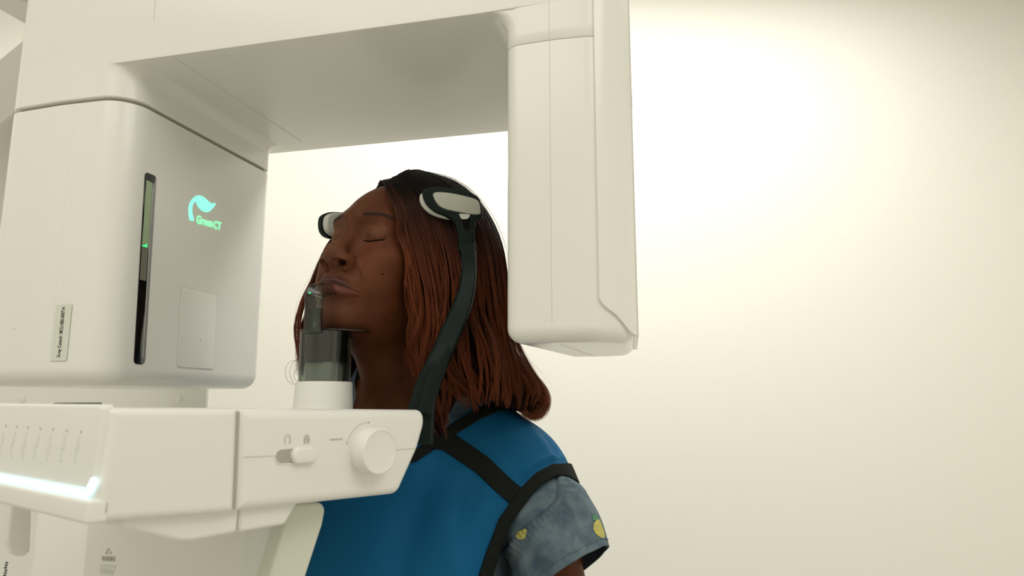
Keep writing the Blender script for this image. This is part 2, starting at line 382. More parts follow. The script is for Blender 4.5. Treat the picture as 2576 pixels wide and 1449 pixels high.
mesh_obj('seam_line', *tube([G(-.1262, sfd, .377), G(-.1262, sfd, .60)], .0003, 6), M['seam'], arm)
mesh_obj('seam_line', *tube([G(-.124, .03, ZS), G(-.116, .25, ZS)], .0003, 6), M['seam'], sen)

# ---- column behind, with the carriage
CR = float((onplane(530, 1000, G(0, .36, 0), GD)-GO)@GA)
cp = round_poly([(-1.30, .36, .03), (CR, .36, .006), (CR-.26, .62, .03), (-1.30, .62, .03)])
colm = mesh_obj('main_column', *slab(GO, GA, GD, Z_, cp, -CZ, .62, 0, .003), M['plastic'], scanner)
zt = lambda a_: .638+.63*(a_+1.253)
ov = [G(a_, d_, zt(a_)+h_) for a_ in (-1.55, -1.02) for d_, h_ in ((.295, 0), (.361, -.055), (.60, -.055), (.60, 0))]
mesh_obj('column_shoulder', ov, [[0, 1, 2, 3], [7, 6, 5, 4], [0, 4, 5, 1], [1, 5, 6, 2], [2, 6, 7, 3], [3, 7, 4, 0]], M['plastic'], scanner, smooth=False)
mesh_obj('seam_line', *tube([G(-1.30, .3597, .566), G(-1.0, .3597, .566)], .0009, 6), M['seam'], colm)
v, f = slab(G(0, 0, 0), GA, GD, Z_, round_poly([(-1.06, .03, .03), (-.80, .03, .02), (-.80, .60, .05), (-1.06, .60, .05)]), .625, .80, .004, .02)
brk = mesh_obj('carriage_bracket', v, f, M['plastic'], scanner)
mesh_obj('seam_line', *tube(smooth_path(np.array([G(-1.0, .02, .6248), G(-1.005, .10, .6248), G(-.985, .135, .6248), G(-.93, .15, .6248), G(-.86, .16, .6248)]), 24), .0007, 6), M['seam'], brk)
for px in (56, 450):
    c = at(px, 1004, 1.0); c = onplane(px, 1004, G(0, .36, 0), GD)
    mesh_obj('screw_cap', *lathe(c, -GD, [(.0072, -.002), (.0072, .0008), (.0066, .0012)], 24), M['plastic_matt'], colm)

# ---- patient console
KT = az(37.); KN = np.array([KT[1], -KT[0], 0.]); KO = at(945, 1004.5, .68)
def K(s, n, z): return KO + s*KT + n*KN + z*Z_
def onk(px, py, off=0.):
    Q = onplane(px, py, KO+KN*off, KN)-KO; return (Q@KT, Q@Z_)
def kside(pts, n0, n1, r0, r1, seg=6):  # outline in (s, z), thickness along n
    return slab(KO, KT, Z_, KN, ccw(round_poly(pts)), n0, n1, r0, r1, seg)
# right half (chin support) and left half (operator end), split by a groove
right = [onk(606, 1029)+(.001,), onk(1072, 1031)+(.011,), onk(1073, 1068)+(.02,), onk(1056, 1130)+(.05,), onk(1006, 1243)+(.012,), onk(596, 1288)+(.002,)]
v, f = kside(right, -.215, 0., .012, .009)
cons = mesh_obj('support_console', v, f, M['plastic_matt'], scanner)
left = [onk(281, 1027)+(.004,), onk(601, 1029)+(.001,), onk(591, 1289)+(.002,), onk(236, 1316)+(.003,)]
v, f = kside(left, -.30, 0., .012, .006)
opc = mesh_obj('operator_console', v, f, M['plastic_matt'], scanner)
mid = [onk(590, 1036), onk(620, 1036), onk(600, 1282), onk(580, 1282)]
mesh_obj('console_joint', *slab(KO, KT, Z_, KN, ccw(np.array([m_[:2] for m_ in mid])), -.21, -.004), M['gap'], cons)
mesh_obj('parting_line', *tube([K(*(lambda q_: (q_[0], .0003, q_[1]))(onk(px, py))) for px, py in [(612, 1150), (680, 1147), (696, 1146)]], .0003, 6), M['seam'], cons)
mesh_obj('parting_line', *tube([K(*(lambda q_: (q_[0], .0003, q_[1]))(onk(px, py))) for px, py in [(985, 1132), (1030, 1129), (1044, 1128)]], .0003, 6), M['seam'], cons)
# lower body under the front edge
lowl = [onk(300, 1285, -.02), onk(592, 1262, -.02), onk(584, 1338, -.02), onk(470, 1359, -.02), onk(440, 1360, -.02), onk(290, 1322, -.02)]
lowl = [(a_, b_, .004) for a_, b_ in lowl]; lowl[3] = lowl[3][:2]+(.006,)
v, f = slab(KO, KT, Z_, KN, ccw(round_poly(lowl)), -.19, -.012, .004, .004)
mesh_obj('lower_housing', v, f, M['plastic_matt'], scanner)
lowr = [onk(590, 1268, -.02), onk(745, 1250, -.02), onk(705, 1318, -.02), onk(588, 1338, -.02)]
v, f = slab(KO, KT, Z_, KN, ccw(round_poly([(a_, b_, .004) for a_, b_ in lowr])), -.19, -.012, .004, .004)
mesh_obj('lower_housing', v, f, M['plastic_matt'], scanner)
# knob
kc = K(onk(928, 1133)[0]-.002, 0, onk(928, 1133)[1])
knob = mesh_obj('knob', *lathe(kc, KN, [(.0212, -.002), (.0212, .0165), (.0208, .0178), (.0198, .0184), (.0188, .0182), (.0184, .0176), (.010, .0170), (.0, .0168)], 64), M['plastic_matt'], cons, label='round cream dial knob')
arcp = []
for t in np.linspace(math.radians(88), math.radians(162), 20): arcp.append(kc+.0262*(math.cos(t)*KT+math.sin(t)*Z_)+KN*.0003)
mesh_obj('dial_arc', *tube(arcp, .00022, 5), M['print'], cons)
for q_ in (arcp[0], arcp[-1]): mesh_obj('dial_dot', *lathe(q_, KN, [(.0009, -.0003), (.0009, .0003)], 12), M['print'], cons)
a_, b_ = onk(830, 1106)
for i in range(7): mesh_obj('tiny_print', *slab(K(a_+.0021*i, 0, b_), KT, Z_, KN, np.array([(0, -.0009), (.0014, -.0009), (.0014, .0007), (0, .0007)]), 0, .0003), M['print'], cons)
# slide switch
a_, b_ = onk(742, 1146)
mesh_obj('switch_slot', *slab(K(a_, 0, b_), KT, Z_, KN, ccw(round_poly([(-.019, -.0058, .0058), (.018, -.0058, .0058), (.018, .0058, .0058), (-.019, .0058, .0058)])), -.001, .0004), M['gap'], cons)
mesh_obj('slot_lip', *tube([K(a_-.019+.0058-.0062*math.cos(t), .0004, b_-.0062*math.sin(t)) for t in np.linspace(.2, 1.5, 10)]+[K(a_, .0004, b_-.0064)], .0006, 6), M['plastic_matt'], cons)
mesh_obj('slide_switch', *slab(K(a_+.0075, 0, b_), KT, Z_, KN, ccw(round_poly([(-.0125, -.0068, .0066), (.0125, -.0068, .0066), (.0125, .0068, .0066), (-.0125, .0068, .0066)])), 0, .006, 0, .0022, seg=4), M['plastic_matt'], cons, label='sliding oval switch')
def icon(px, py, closed):
    a_, b_ = onk(px, py); w, h = .0026, .0038
    pts = [(-w*.5, -h), (-w, -h*.8), (-w, h*.3), (-w*.6, h*.8), (0, h), (w*.6, h*.8), (w, h*.3), (w, -h*.8), (w*.5, -h)]
    p_ = [K(a_+x_, .0003, b_+y_) for x_, y_ in pts]
    vf = [tube(p_, .0003, 5)]
    if closed: vf += [tube([K(a_+x_, .0003, b_+y_) for x_, y_ in [(-w*.4, -h), (-w*.4, h*.3), (0, h*.6), (w*.4, h*.3), (w*.4, -h)]], .0003, 5), tube([K(a_-w, .0003, b_), K(a_+w, .0003, b_)], .0003, 5)]
    mesh_obj('switch_icon', *join(*vf), M['print'], cons)
icon(723, 1105, False); icon(771, 1105, True)
# operator end: key panel, indicator dots, icons, light strip
LS = onk(258, 1200)[0]   # s of the end face
end = [(-.0035, -.004, .01), (-.0035, -.066, .004), (-.30, -.066, .01), (-.30, -.004, .01)]
e2n = lambda s_, n_, z_: K(LS+s_, n_, z_)
# the end face is a panel that stands 6 mm proud, tilted slightly back at the top
pts = ccw(round_poly([(-.004, -.0615, .012), (-.004, -.0035, .004), (-.30, -.0035, .01), (-.30, -.0615, .012)]))
kp = mesh_obj('key_panel', *slab(K(LS, 0, 0), KN, Z_, -KT, pts, -.005, .0035, 0, .0025, seg=4), M['plastic_matt'], opc)
sk = mesh_obj('light_bar_skirt', *slab(K(LS, 0, 0), KN, Z_, -KT, ccw(round_poly([(.0, -.0665, .003), (.0, -.0825, .003), (-.30, -.0825, .003), (-.30, -.0665, .003)])), -.005, .008, 0, .003, seg=4), M['plastic_matt'], opc)
ledp = [(-.30, -.0635), (-.05, -.0635), (-.018, -.0640), (-.009, -.0620), (-.004, -.0565), (-.0015, -.0535)]
lp = smooth_path(np.array([K(LS-.0045, a_, b_) for a_, b_ in ledp]), 40)
mesh_obj('light_strip', *tube(lp, .0023, 10), M['led'], opc, label='glowing cool white light strip')
def onend(px, py): Q = onplane(px, py, K(LS-.0037, 0, 0), KT)-K(LS, 0, 0); return (Q@KN, Q@Z_)
dots = [(14.5, 1071), (42, 1073), (70.5, 1075.5), (101.5, 1078), (133, 1080.5), (168, 1083.5), (203.5, 1086.5), (-14, 1069), (-42, 1067)]
rng2 = random.Random(3)
for i, (px, py) in enumerate(dots):
    a_, b_ = onend(px, py)
    mesh_obj('indicator_dot', *lathe(K(LS-.0036, a_, b_), -KT, [(.0010, -.0005), (.0010, .0003)], 12), M['print'], kp)
    vf = []
    x_, y_ = onend(px-7, py+30); x2, y2 = onend(px-14, py+60)
    for (cx_, cy_) in ((x_, y_), (x2, y2)):
        for k in range(5):
            w_ = rng2.uniform(.0008, .0024); dx = rng2.uniform(-.0012, .0012); dy = .0022*(k-2)
            vf.append(slab(K(LS-.0036, cx_+dx, cy_+dy), KN, Z_, -KT, ccw(np.array([(-w_, -.0005), (w_, -.0005), (w_, .0004), (-w_, .0004)])), -.0003, .0002))
    mesh_obj('key_icon', *join(*vf), M['label'], kp)
# touch screen lip on top of the console
scrn = mesh_obj('touch_screen', *slab(K(0, 0, 0), KT, KN, Z_, ccw(round_poly([(-.2225, -.15, .005), (-.205, -.20, .005), (-.163, -.20, .005), (-.184, -.15, .005)])), -.012, -.0028, 0, .001), M['black_glass'], opc)
# chin post: white collar, smoky sleeve, plate, bite block
PC = at(814, 1004.5, .83)
collar = mesh_obj('chin_post', *lathe(PC, Z_, [(.0345, -.02), (.0337, .0), (.0326, .0195), (.0320, .0202), (.0300, .0205)], 64), M['plastic_matt'], scanner, label='cream cylindrical post under the chin rest')
mesh_obj('clear_sleeve', *lathe(PC, Z_, [(.0300, .0206), (.0303, .0788), (.0286, .0788), (.0286, .0206)], 64, True), M['smoke_clear'], collar, label='smoky transparent sleeve')
mesh_obj('inner_block', *slab(PC, R_, np.array([0, 1., 0]), Z_, round_poly([(-.020, -.012, .003), (.012, -.016, .003), (.020, .012, .003), (-.018, .016, .003)]), .0205, .043, 0, .001), M['pad_white'], collar)
mesh_obj('inner_core', *slab(PC, R_, np.array([0, 1., 0]), Z_, round_poly([(-.022, -.014, .004), (-.003, -.020, .002), (-.001, -.016, .002), (.022, -.012, .003), (.024, .014, .004), (-.020, .018, .004)]), .0432, .0785, 0, .001), mat('dark_core', (.012, .019, .017), .3, spec=.3), collar)
plp = ccw(round_poly([(-.030, -.020, .02), (.020, -.028, .02), (.052, -.006, .012), (.050, .020, .014), (.0, .034, .02), (-.030, .02, .02)]))
mesh_obj('chin_plate', *slab(PC, R_, np.array([0, 1., 0]), Z_, plp, .079, .0815, .001, .001), M['smoke'], collar, label='thin smoky chin plate')
bp = [at(790, 838, .80), at(790, 800, .80), at(791, 768, .80), at(792, 742, .8005), at(799, 733, .803), at(815, 728, .810), at(842, 728, .825)]
bpath = smooth_path(np.array(bp), 36)
prof = ccw(round_poly([(-.0105, -.006, .003), (.0105, -.006, .003), (.0105, .006, .003), (-.0105, .006, .003)], 4))
sc = [(1, 1)]*22+[(1-.03*i, 1-.045*i) for i in range(14)]
mesh_obj('bite_block', *sweep(bpath, prof, np.array([-.1, -1, .15]), sc), M['smoke'], scanner, label='clear smoky bite block held between the lips')
bl = [at(790, 836, .80), at(790, 800, .80), at(791, 775, .80)]
mesh_obj('bite_core', *sweep(np.array(bl), ccw(round_poly([(-.0075, -.004, .001), (.0075, -.004, .001), (.0075, .004, .001), (-.0075, .004, .001)], 3)), np.array([-.1, -1, .15])), M['smoke_dark'], scanner)
mesh_obj('aim_light', *lathe(at(779, 737, .7945), np.array([0, -1., 0]), [(.0009, -.002), (.0009, .002), (.0005, .0024)], 14), M['led_green'], scanner)

# temple supports
def plate_frame(P, n):
    n = unit(n); e1 = unit(np.cross(Z_, n)); e2 = np.cross(n, e1); return e1, e2, n
def pxpoly(pts, P, e1, e2, n, N_=90):
    Q = [onplane(a_, b_, P, n)-P for a_, b_ in pts]; Q = np.array([(q_@e1, q_@e2) for q_ in Q])
    return ccw(smooth_path(np.vstack([Q, Q[:1]]), N_)[:-1])
def zp(x, y): return (1000+x*300/1976, 420+y*220/1449)
TP = at(1135, 515, .818); t1, t2, t3 = plate_frame(TP, (.20, -1, -.05))
ring_out = [zp(*p) for p in [(410, 430), (440, 375), (520, 350), (640, 338), (800, 348), (950, 372), (1080, 400), (1200, 430), (1300, 480), (1360, 545), (1390, 640), (1405, 760), (1395, 840), (1340, 865), (1300, 890), (1284, 950), (1276, 1080), (1290, 1250), (1300, 1400), (1020, 1400), (1010, 1250), (990, 1080), (950, 950), (880, 870), (780, 810), (650, 760), (560, 700), (480, 620), (430, 520)]]
v, f = slab(TP, t1, t2, t3, pxpoly(ring_out, TP, t1, t2, t3, 150), -.006, .004, .002, .003, seg=4)
fr = mesh_obj('temple_support', v, f, M['frame_dark'], scanner, label='dark temple support pad pressing the near side of the head')
ins = [zp(*p) for p in [(583, 480), (610, 445), (680, 435), (800, 443), (950, 466), (1080, 494), (1200, 525), (1300, 560), (1345, 620), (1362, 720), (1362, 775), (1330, 795), (1200, 790), (1050, 765), (900, 735), (780, 705), (690, 655), (620, 570)]]
mesh_obj('pad_insert', *slab(TP, t1, t2, t3, pxpoly(ins, TP, t1, t2, t3, 90), .003, .0055, 0, .0006, seg=2), M['pad_grey'], fr, label='pale grey insert')
gl = [zp(*p) for p in [(573, 480), (600, 433), (680, 424), (800, 431), (950, 455), (1080, 483), (1200, 512), (1310, 550), (1358, 615), (1374, 720), (1374, 785), (1335, 807), (1200, 802), (1050, 777), (900, 747), (780, 717), (680, 667), (610, 575)]]
mesh_obj('insert_groove', *slab(TP, t1, t2, t3, pxpoly(gl, TP, t1, t2, t3, 90), .002, .0043), M['black_glass'], fr)
gp_ = [zp(*p) for p in [(1045, 880), (1160, 882), (1215, 815), (1222, 800), (1190, 890), (1190, 1010), (1165, 1050), (1130, 1055), (1095, 1020), (1075, 950)]]
gp_ = [zp(*p) for p in [(1050, 885), (1120, 880), (1195, 870), (1192, 940), (1190, 1010), (1168, 1048), (1135, 1055), (1100, 1025), (1078, 950)]]
mesh_obj('fork_gap', *slab(TP, t1, t2, t3, pxpoly(gp_, TP, t1, t2, t3, 40), .003, .0046), M['lens_black'], fr)
lg = [zp(*p) for p in [(1010, 790), (1180, 800), (1165, 860), (1110, 878), (1050, 868)]]
mesh_obj('pad_tab', *slab(TP, t1, t2, t3, pxpoly(lg, TP, t1, t2, t3, 40), .003, .0048), M['pad_white'], fr)
bk = [zp(*p) for p in [(375, 470), (410, 410), (600, 380), (1000, 420), (1280, 520), (1385, 640), (1390, 800), (1200, 850), (900, 850), (700, 810), (540, 740), (430, 640), (380, 545)]]
mesh_obj('cushion', *slab(TP, t1, t2, t3, pxpoly(bk, TP, t1, t2, t3, 90), -.016, -.005, .004, .004, seg=4), M['pad_white'], fr, label='light grey soft cushion')
Lp = [(1154, 612), (1158, 665), (1154, 720), (1131, 780), (1108, 830), (1085, 880), (1063, 925), (1045, 962), (1034, 1000), (1026, 1030), (1022, 1118)]
Rp = [(1196, 612), (1199, 665), (1198, 700), (1190, 755), (1172, 810), (1150, 860), (1128, 910), (1113, 950), (1100, 990), (1092, 1025), (1088, 1118)]
Ys = [.8225, .819, .813, .806, .801, .796, .79, .79, .79, .79, .79]
Lw = smooth_path(np.array([at(*p, y_) for p, y_ in zip(Lp, Ys)]), 50); Rw = smooth_path(np.array([at(*p, y_) for p, y_ in zip(Rp, Ys)]), 50)
V = []; Fc = []
prf = [(0, .004), (.0, .001), (.10, -.002), (.18, -.003), (.9, -.003), (.96, -.001), (1., .002), (1., .014), (.0, .014)]
for i in range(50):
    for a_, b_ in prf: V.append(Lw[i]*(1-a_)+Rw[i]*a_+np.array([0, b_, 0]))
k = len(prf)
for i in range(49):
    for j in range(k): Fc.append([i*k+j, (i+1)*k+j, (i+1)*k+(j+1) % k, i*k+(j+1) % k])
Fc += [list(range(k)), [49*k+j for j in range(k)][::-1]]
armo = mesh_obj('support_arm', V, Fc, M['frame_dark'], scanner, label='dark curved support arm beside the near cheek', angle=20)
# rib on the lower half of the arm
rp = [at(1130, 868, .786), at(1113, 915, .785), at(1090, 960, .785), at(1076, 1000, .785), at(1068, 1040, .785)]
mesh_obj('arm_rib', *sweep(smooth_path(np.array(rp), 30), [(-.007, 0), (-.003, .003), (.003, .003), (.007, 0), (0, -.004)], np.array([0, -1, .1]), [min(1, .15+i/12) for i in range(30)]), M['frame_dark'], armo)
# far temple pad
FP = at(840, 568, .93); f1, f2, f3 = plate_frame(FP, (.85, -.75, -.05))
fo = [(809, 560), (812, 545), (822, 536), (840, 533), (870, 535), (900, 538), (905, 600), (870, 604), (845, 601), (825, 596), (814, 585), (810, 572)]
fp = mesh_obj('temple_support', *slab(FP, f1, f2, f3, pxpoly(fo, FP, f1, f2, f3, 90), -.012, 0, .004, .001, seg=4), M['frame_dark'], scanner, label='second temple support pad behind the far temple')
fi = [(812, 561), (815, 547), (824, 539), (840, 536), (870, 538), (898, 541), (903, 597), (870, 600), (845, 597), (827, 592), (817, 583), (813, 572)]
mesh_obj('cushion', *slab(FP, f1, f2, f3, pxpoly(fi, FP, f1, f2, f3, 90), -.001, .008, 0, .004, seg=4), M['pad_white'], fp, label='light grey soft cushion')
fa = [at(880, 590, .945), at(890, 650, .97), at(880, 760, 1.0), at(860, 900, 1.02), at(850, 1000, .98), at(850, 1030, .93)]
mesh_obj('support_arm', *sweep(smooth_path(np.array(fa), 40), round_poly([(-.013, -.005, .003), (.013, -.005, .003), (.013, .005, .003), (-.013, .005, .003)], 3), np.array([.7, -.7, 0])), M['frame_dark'], scanner, label='dark support arm on the far side, behind the neck')

# grip handles and the pedestal below the console
def grip(px_front, Y, thick, name, m, label):
    P = at(px_front[0][0], px_front[0][1], Y); e1, e2, n = plate_frame(P, (.45, -.9, 0))
    Q = np.array([((onplane(a_, b_, P, n)-P)@e1, (onplane(a_, b_, P, n)-P)@e2) for a_, b_ in px_front])
    P2 = ccw(round_poly([(q_[0], q_[1], r_) for q_, r_ in zip(Q, [p[2] if len(p) > 2 else .008 for p in px_front])])) if False else None
    return P, e1, e2, n, Q
def grip_mesh(pts, rad, Y, nrm, thick, name, m, label, r=.003):
    P = at(pts[0][0], pts[0][1], Y); e1, e2, n = plate_frame(P, nrm)
    Q = [((onplane(a_, b_, P, n)-P)@e1, (onplane(a_, b_, P, n)-P)@e2, rr) for (a_, b_), rr in zip(pts, rad)]
    if sum(Q[i][0]*Q[(i+1) % len(Q)][1]-Q[i][1]*Q[(i+1) % len(Q)][0] for i in range(len(Q))) < 0: Q = Q[::-1]
    return mesh_obj(name, *slab(P, e1, e2, n, round_poly(Q, 10), -thick, 0, .002, r, seg=5), m, scanner, label=label)
grip_mesh([(738, 1268), (823, 1262), (812, 1320), (760, 1480), (700, 1640), (600, 1640), (668, 1480), (720, 1300)], [.004, .013, .02, .03, .01, .01, .03, .02], .66, (.62, -.78, .05), .030, 'grip_handle', M['plastic_green'], 'pale green grey patient grip below the console')
grip_mesh([(36, 1200), (84, 1200), (76, 1399), (32, 1402), (18, 1365)], [.004, .004, .006, .012, .02], .72, (.80, -.60, 0), .010, 'grip_handle', M['plastic'], 'cream rounded grip under the operator console', r=.003)
# pedestal
pp = at(205, 1400, .80); pe = proj
ped = slab(np.zeros(3), KT, KN, Z_, ccw(round_poly([(-.10, -.62, .02), (-.10, -.40, .004), (.33, -.40, .05), (.33, -.62, .02)])), .0, 1.235)
PD = az(8); PA = np.array([PD[1], -PD[0], 0.])
PO = at(210, 1400, .80)*np.array([1, 1, 0])
pedv = slab(PO, PA, PD, Z_, ccw(round_poly([(0, 0, .003), (.20, 0, .05), (.235, .20, .03), (0, .20, .03)])), .0, 1.262, .0, .004)
pedo = mesh_obj('console_pedestal', *pedv, M['plastic'], scanner)
def onped(px, py): Q = onplane(px, py, PO, PD)-PO; return (Q@PA, Q@Z_)
a_, b_ = onped(256, 1411); wv = text_vf('WARNING', .0075, PO+PA*a_+Z_*b_-PD*.0003, PA, Z_, -PD, sx=.45)
mesh_obj('warning_text', *wv, M['print'], pedo, smooth=False)
tri = [onped(265, 1392), onped(281, 1392), onped(273, 1380)]
mesh_obj('warning_triangle', *tube([PO+PA*t_[0]+Z_*t_[1]-PD*.0004 for t_ in tri+tri[:1]], .0004, 5), M['print'], pedo)
for k_, yy in enumerate((1420, 1430, 1437)):
    a_, b_ = onped(252, yy+5); a2, _ = onped(292-4*k_, yy+5)
    mesh_obj('warning_line', *slab(PO-PD*.0002, PA, Z_, -PD, np.array([(a_, b_), (a2, b_-.001), (a2, b_+.0012), (a_, b_+.0022)]), 0, .0003), M['label'], pedo, smooth=False)
bpv = slab(PO, PA, PD, Z_, ccw(round_poly([(-.16, .10, .02), (.215, .10, .02), (.15, .30, .02), (-.16, .30, .02)])), .0, 1.262, .0, .004)
mesh_obj('pedestal_back', *bpv, M['plastic'], scanner)
c = onplane(14, 1432, G(0, .36, 0), GD)
for i in range(6): mesh_obj('small_print', *slab(c+Z_*(-.010+.0042*i)+GA*(.0008*(i % 3)), GA, Z_, -GD, np.array([(-.003, -.0014), (.0025, -.0014), (.0025, .0012), (-.003, .0012)]), 0, .0005), M['print_dark'], colm, smooth=False)
# ------------------------------------------------------------------ the patient: implicit surface for the body, clothes are offsets of it
OH = np.array([-.1571, .92, 1.5148])
def basis(yaw, pit, roll):
    yaw, pit, roll = map(math.radians, (yaw, pit, roll))
    fw = np.array([-math.cos(yaw), -math.sin(yaw), 0]); lt = np.array([math.sin(yaw), -math.cos(yaw), 0]); up = Z_
    f2 = fw*math.cos(pit)+up*math.sin(pit); u2 = up*math.cos(pit)-fw*math.sin(pit)
    return lt*math.cos(roll)+u2*math.sin(roll), f2, u2*math.cos(roll)-lt*math.sin(roll)
HL, HF, HU = basis(57., 12., -4.7)
HM = np.stack([HL, HF, HU], 1).astype(np.float32)
def H(l, f, u): return OH+l*HL+f*HF+u*HU
BO = np.array([-.150, .985, 0.]); BL, BF, _ = basis(74, 0, 0)
def B(l, f, z): return BO+l*BL+f*BF+z*Z_
def length(v): return np.sqrt(np.einsum('...i,...i->...', v, v))
def sm(a, b, k):
    h = np.maximum(k-np.abs(a-b), 0)/k; return np.minimum(a, b)-h*h*k*.25
def smax(a, b, k): return -sm(-a, -b, k)
def ell(p, c, r):
    q = (p-np.float32(c)); r = np.float32(r); k0 = length(q/r); k1 = length(q/(r*r)); return k0*(k0-1)/np.maximum(k1, 1e-6)
def cap(p, a, b, ra, rb=None):
    a = np.float32(a); b = np.float32(b); rb = ra if rb is None else rb; d = b-a
    h = np.clip(((p-a)@d)/float(d@d), 0, 1); return length(p-a-h[..., None]*d)-(ra+(rb-ra)*h)
def sph(p, c, r): return length(p-np.float32(c))-r
def poly_cap(p, pts, rs):
    d = cap(p, pts[0], pts[1], rs[0], rs[1])
    for i in range(1, len(pts)-1): d = np.minimum(d, cap(p, pts[i], pts[i+1], rs[i], rs[i+1]))
    return d
def head_sdf(P):
    p = (P-np.float32(OH))@HM
    q = p.copy(); q[..., 0] = np.abs(q[..., 0])           # mirrored copy for paired features
    d = ell(p, (0, -.012, .046), (.074, .092, .084))
    d = sm(d, ell(p, (0, .025, .043), (.060, .0600, .050)), .03)
    d = sm(d, ell(p, (0, .032, -.010), (.062, .056, .075)), .03)
    d = sm(d, ell(p, (0, .030, -.062), (.050, .054, .040)), .03)
    d = sm(d, cap(q, (.050, .000, -.045), (.018, .074, -.086), .012, .012), .03)
    d = sm(d, ell(p, (0, .078, -.086), (.018, .015, .014)), .025)
    d = sm(d, ell(q, (.046, .060, -.006), (.020, .020, .016)), .025)
    d = sm(d, ell(q, (.036, .060, -.038), (.024, .026, .028)), .025)
    d = sm(d, cap(q, (.010, .086, .040), (.042, .074, .044), .008, .006), .022)
    d = smax(d, -ell(q, (.031, .100, .022), (.018, .017, .013)), .020)
    d = sm(d, ell(q, (.0325, .0705, .0235), (.0175, .0165, .0130)), .006)
    # nose
    n = cap(p, (0, .086, .030), (0, .1045, -.008), .0068, .0095)
    n = sm(n, sph(p, (0, .1080, -.0130), .0120), .012)
    n = sm(n, ell(q, (.0178, .0985, -.0205), (.0092, .0125, .0100)), .009)
    n = sm(n, cap(p, (0, .108, -.022), (0, .098, -.030), .0048, .0050), .006)
    d = sm(d, n, .011)
    d = smax(d, -cap(q, (.0105, .1112, -.0262), (.0205, .1052, -.0262), .0056, .0056), .0018)
    d = smax(d, -cap(q, (.0150, .1070, -.0250), (.0100, .0960, -.0180), .0052, .0040), .002)
    # crease behind the nostril wing and down past the mouth corner
    d = smax(d, -poly_cap(q, [(.0262, .0940, -.0150), (.0290, .0925, -.0260), (.0375, .0880, -.0400), (.0425, .0820, -.0560)], [.0010, .0010, .0006, .0002]), .0032)
    # mouth
    d = sm(d, ell(p, (0, .078, -.049), (.030, .0225, .023)), .014)
    ul = poly_cap(q, [(0, .1035, -.0465), (.009, .1025, -.0450), (.020, .0975, -.0480), (.0350, .0860, -.0555)], [.0040, .0044, .0034, .0012])
    ll = poly_cap(q, [(0, .1010, -.0560), (.010, .0990, -.0565), (.022, .0945, -.0570), (.0350, .0860, -.0560)], [.0056, .0054, .0036, .0012])
    d = sm(d, ul, .005); d = sm(d, ll, .006)
    d = smax(d, -poly_cap(q, [(0, .1080, -.0505), (.010, .1060, -.0500), (.022, .0995, -.0525), (.0375, .0872, -.0562)], [.0016, .0016, .0013, .0006]), .0022)
    d = smax(d, -cap(q, (0, .1015, -.0700), (.012, .0985, -.0695), .0040, .0030), .010)
    d = smax(d, -cap(p, (0, .1075, -.0340), (0, .1075, -.0410), .0020), .005)
    # closed eye: lash groove and lid crease
    d = smax(d, -poly_cap(q, [(.0165, .0865, .0165), (.0240, .0890, .0132), (.0330, .0880, .0120), (.0415, .0830, .0138), (.0480, .0765, .0165)], [.0004, .0010, .0010, .0010, .0004]), .0020)
    d = smax(d, -poly_cap(q, [(.0165, .0865, .0255), (.0240, .0880, .0325), (.0330, .0860, .0345), (.0430, .0790, .0310), (.0490, .0720, .0240)], [.0001, .0003, .0004, .0003, .0001]), .0022)
    # ears
    e = ell(q, (.077, -.006, -.002), (.008, .018, .030))
    d = sm(d, e, .008)
    return d
def torso_sdf(P):
    p = (P-np.float32(BO))@np.stack([BL, BF, Z_], 1).astype(np.float32)
    q = p.copy(); q[..., 0] = np.abs(q[..., 0])
    d = ell(p, (0, -.005, 1.15), (.168, .108, .215))
    d = sm(d, cap(q, (.020, -.028, 1.385), (.142, -.012, 1.270), .034, .038), .05)
    d = sm(d, cap(q, (.035, .050, 1.300), (.145, .020, 1.272), .022, .028), .04)
    d = sm(d, ell(q, (.080, .075, 1.125), (.070, .062, .068)), .04)
    d = sm(d, ell(p, (0, .010, .98), (.150, .115, .20)), .06)
    d = sm(d, ell(p, (0, -.010, .86), (.185, .130, .14)), .06)
    d = sm(d, sph(q, (.164, -.004, 1.236), .050), .04)
    return d, q
def body_sdf(P, head=True):
    d, q = torso_sdf(P)
    a = cap(q, (.180, -.004, 1.235), (.236, -.02, 1.00), .047, .036)
    a = sm(a, cap(q, (.236, -.02, 1.00), (.225, .09, .80), .036, .024), .012)
    a = sm(a, ell(q, (.221, .105, .755), (.018, .034, .045)), .02)
    for k in range(4): a = sm(a, cap(q, (.222, .085+.018*k, .735), (.214, .095+.016*k, .665+.006*abs(k-1.4)), .0085, .0065), .006)
    a = sm(a, cap(q, (.218, .120, .77), (.200, .150, .715), .0095, .0075), .01)
    d = sm(d, a, .03)
    d = sm(d, cap(q, (.092, 0, .82), (.090, .02, .47), .088, .055), .05)
    d = sm(d, cap(q, (.090, .02, .47), (.090, -.02, .10), .056, .040), .03)
    d = sm(d, cap(q, (.090, -.03, .048), (.098, .13, .035), .036, .028), .03)
    nk = cap(P-np.float32(0), H(0, -.022, -.045), B(0, -.02, 1.335), .050, .056)
    nk = sm(nk, cap(P-np.float32(0), H(0, .018, -.085), B(0, .012, 1.335), .030, .035), .03)
    d = sm(d, nk, .035)
    if head: d = sm(d, head_sdf(P), .028)
    return d
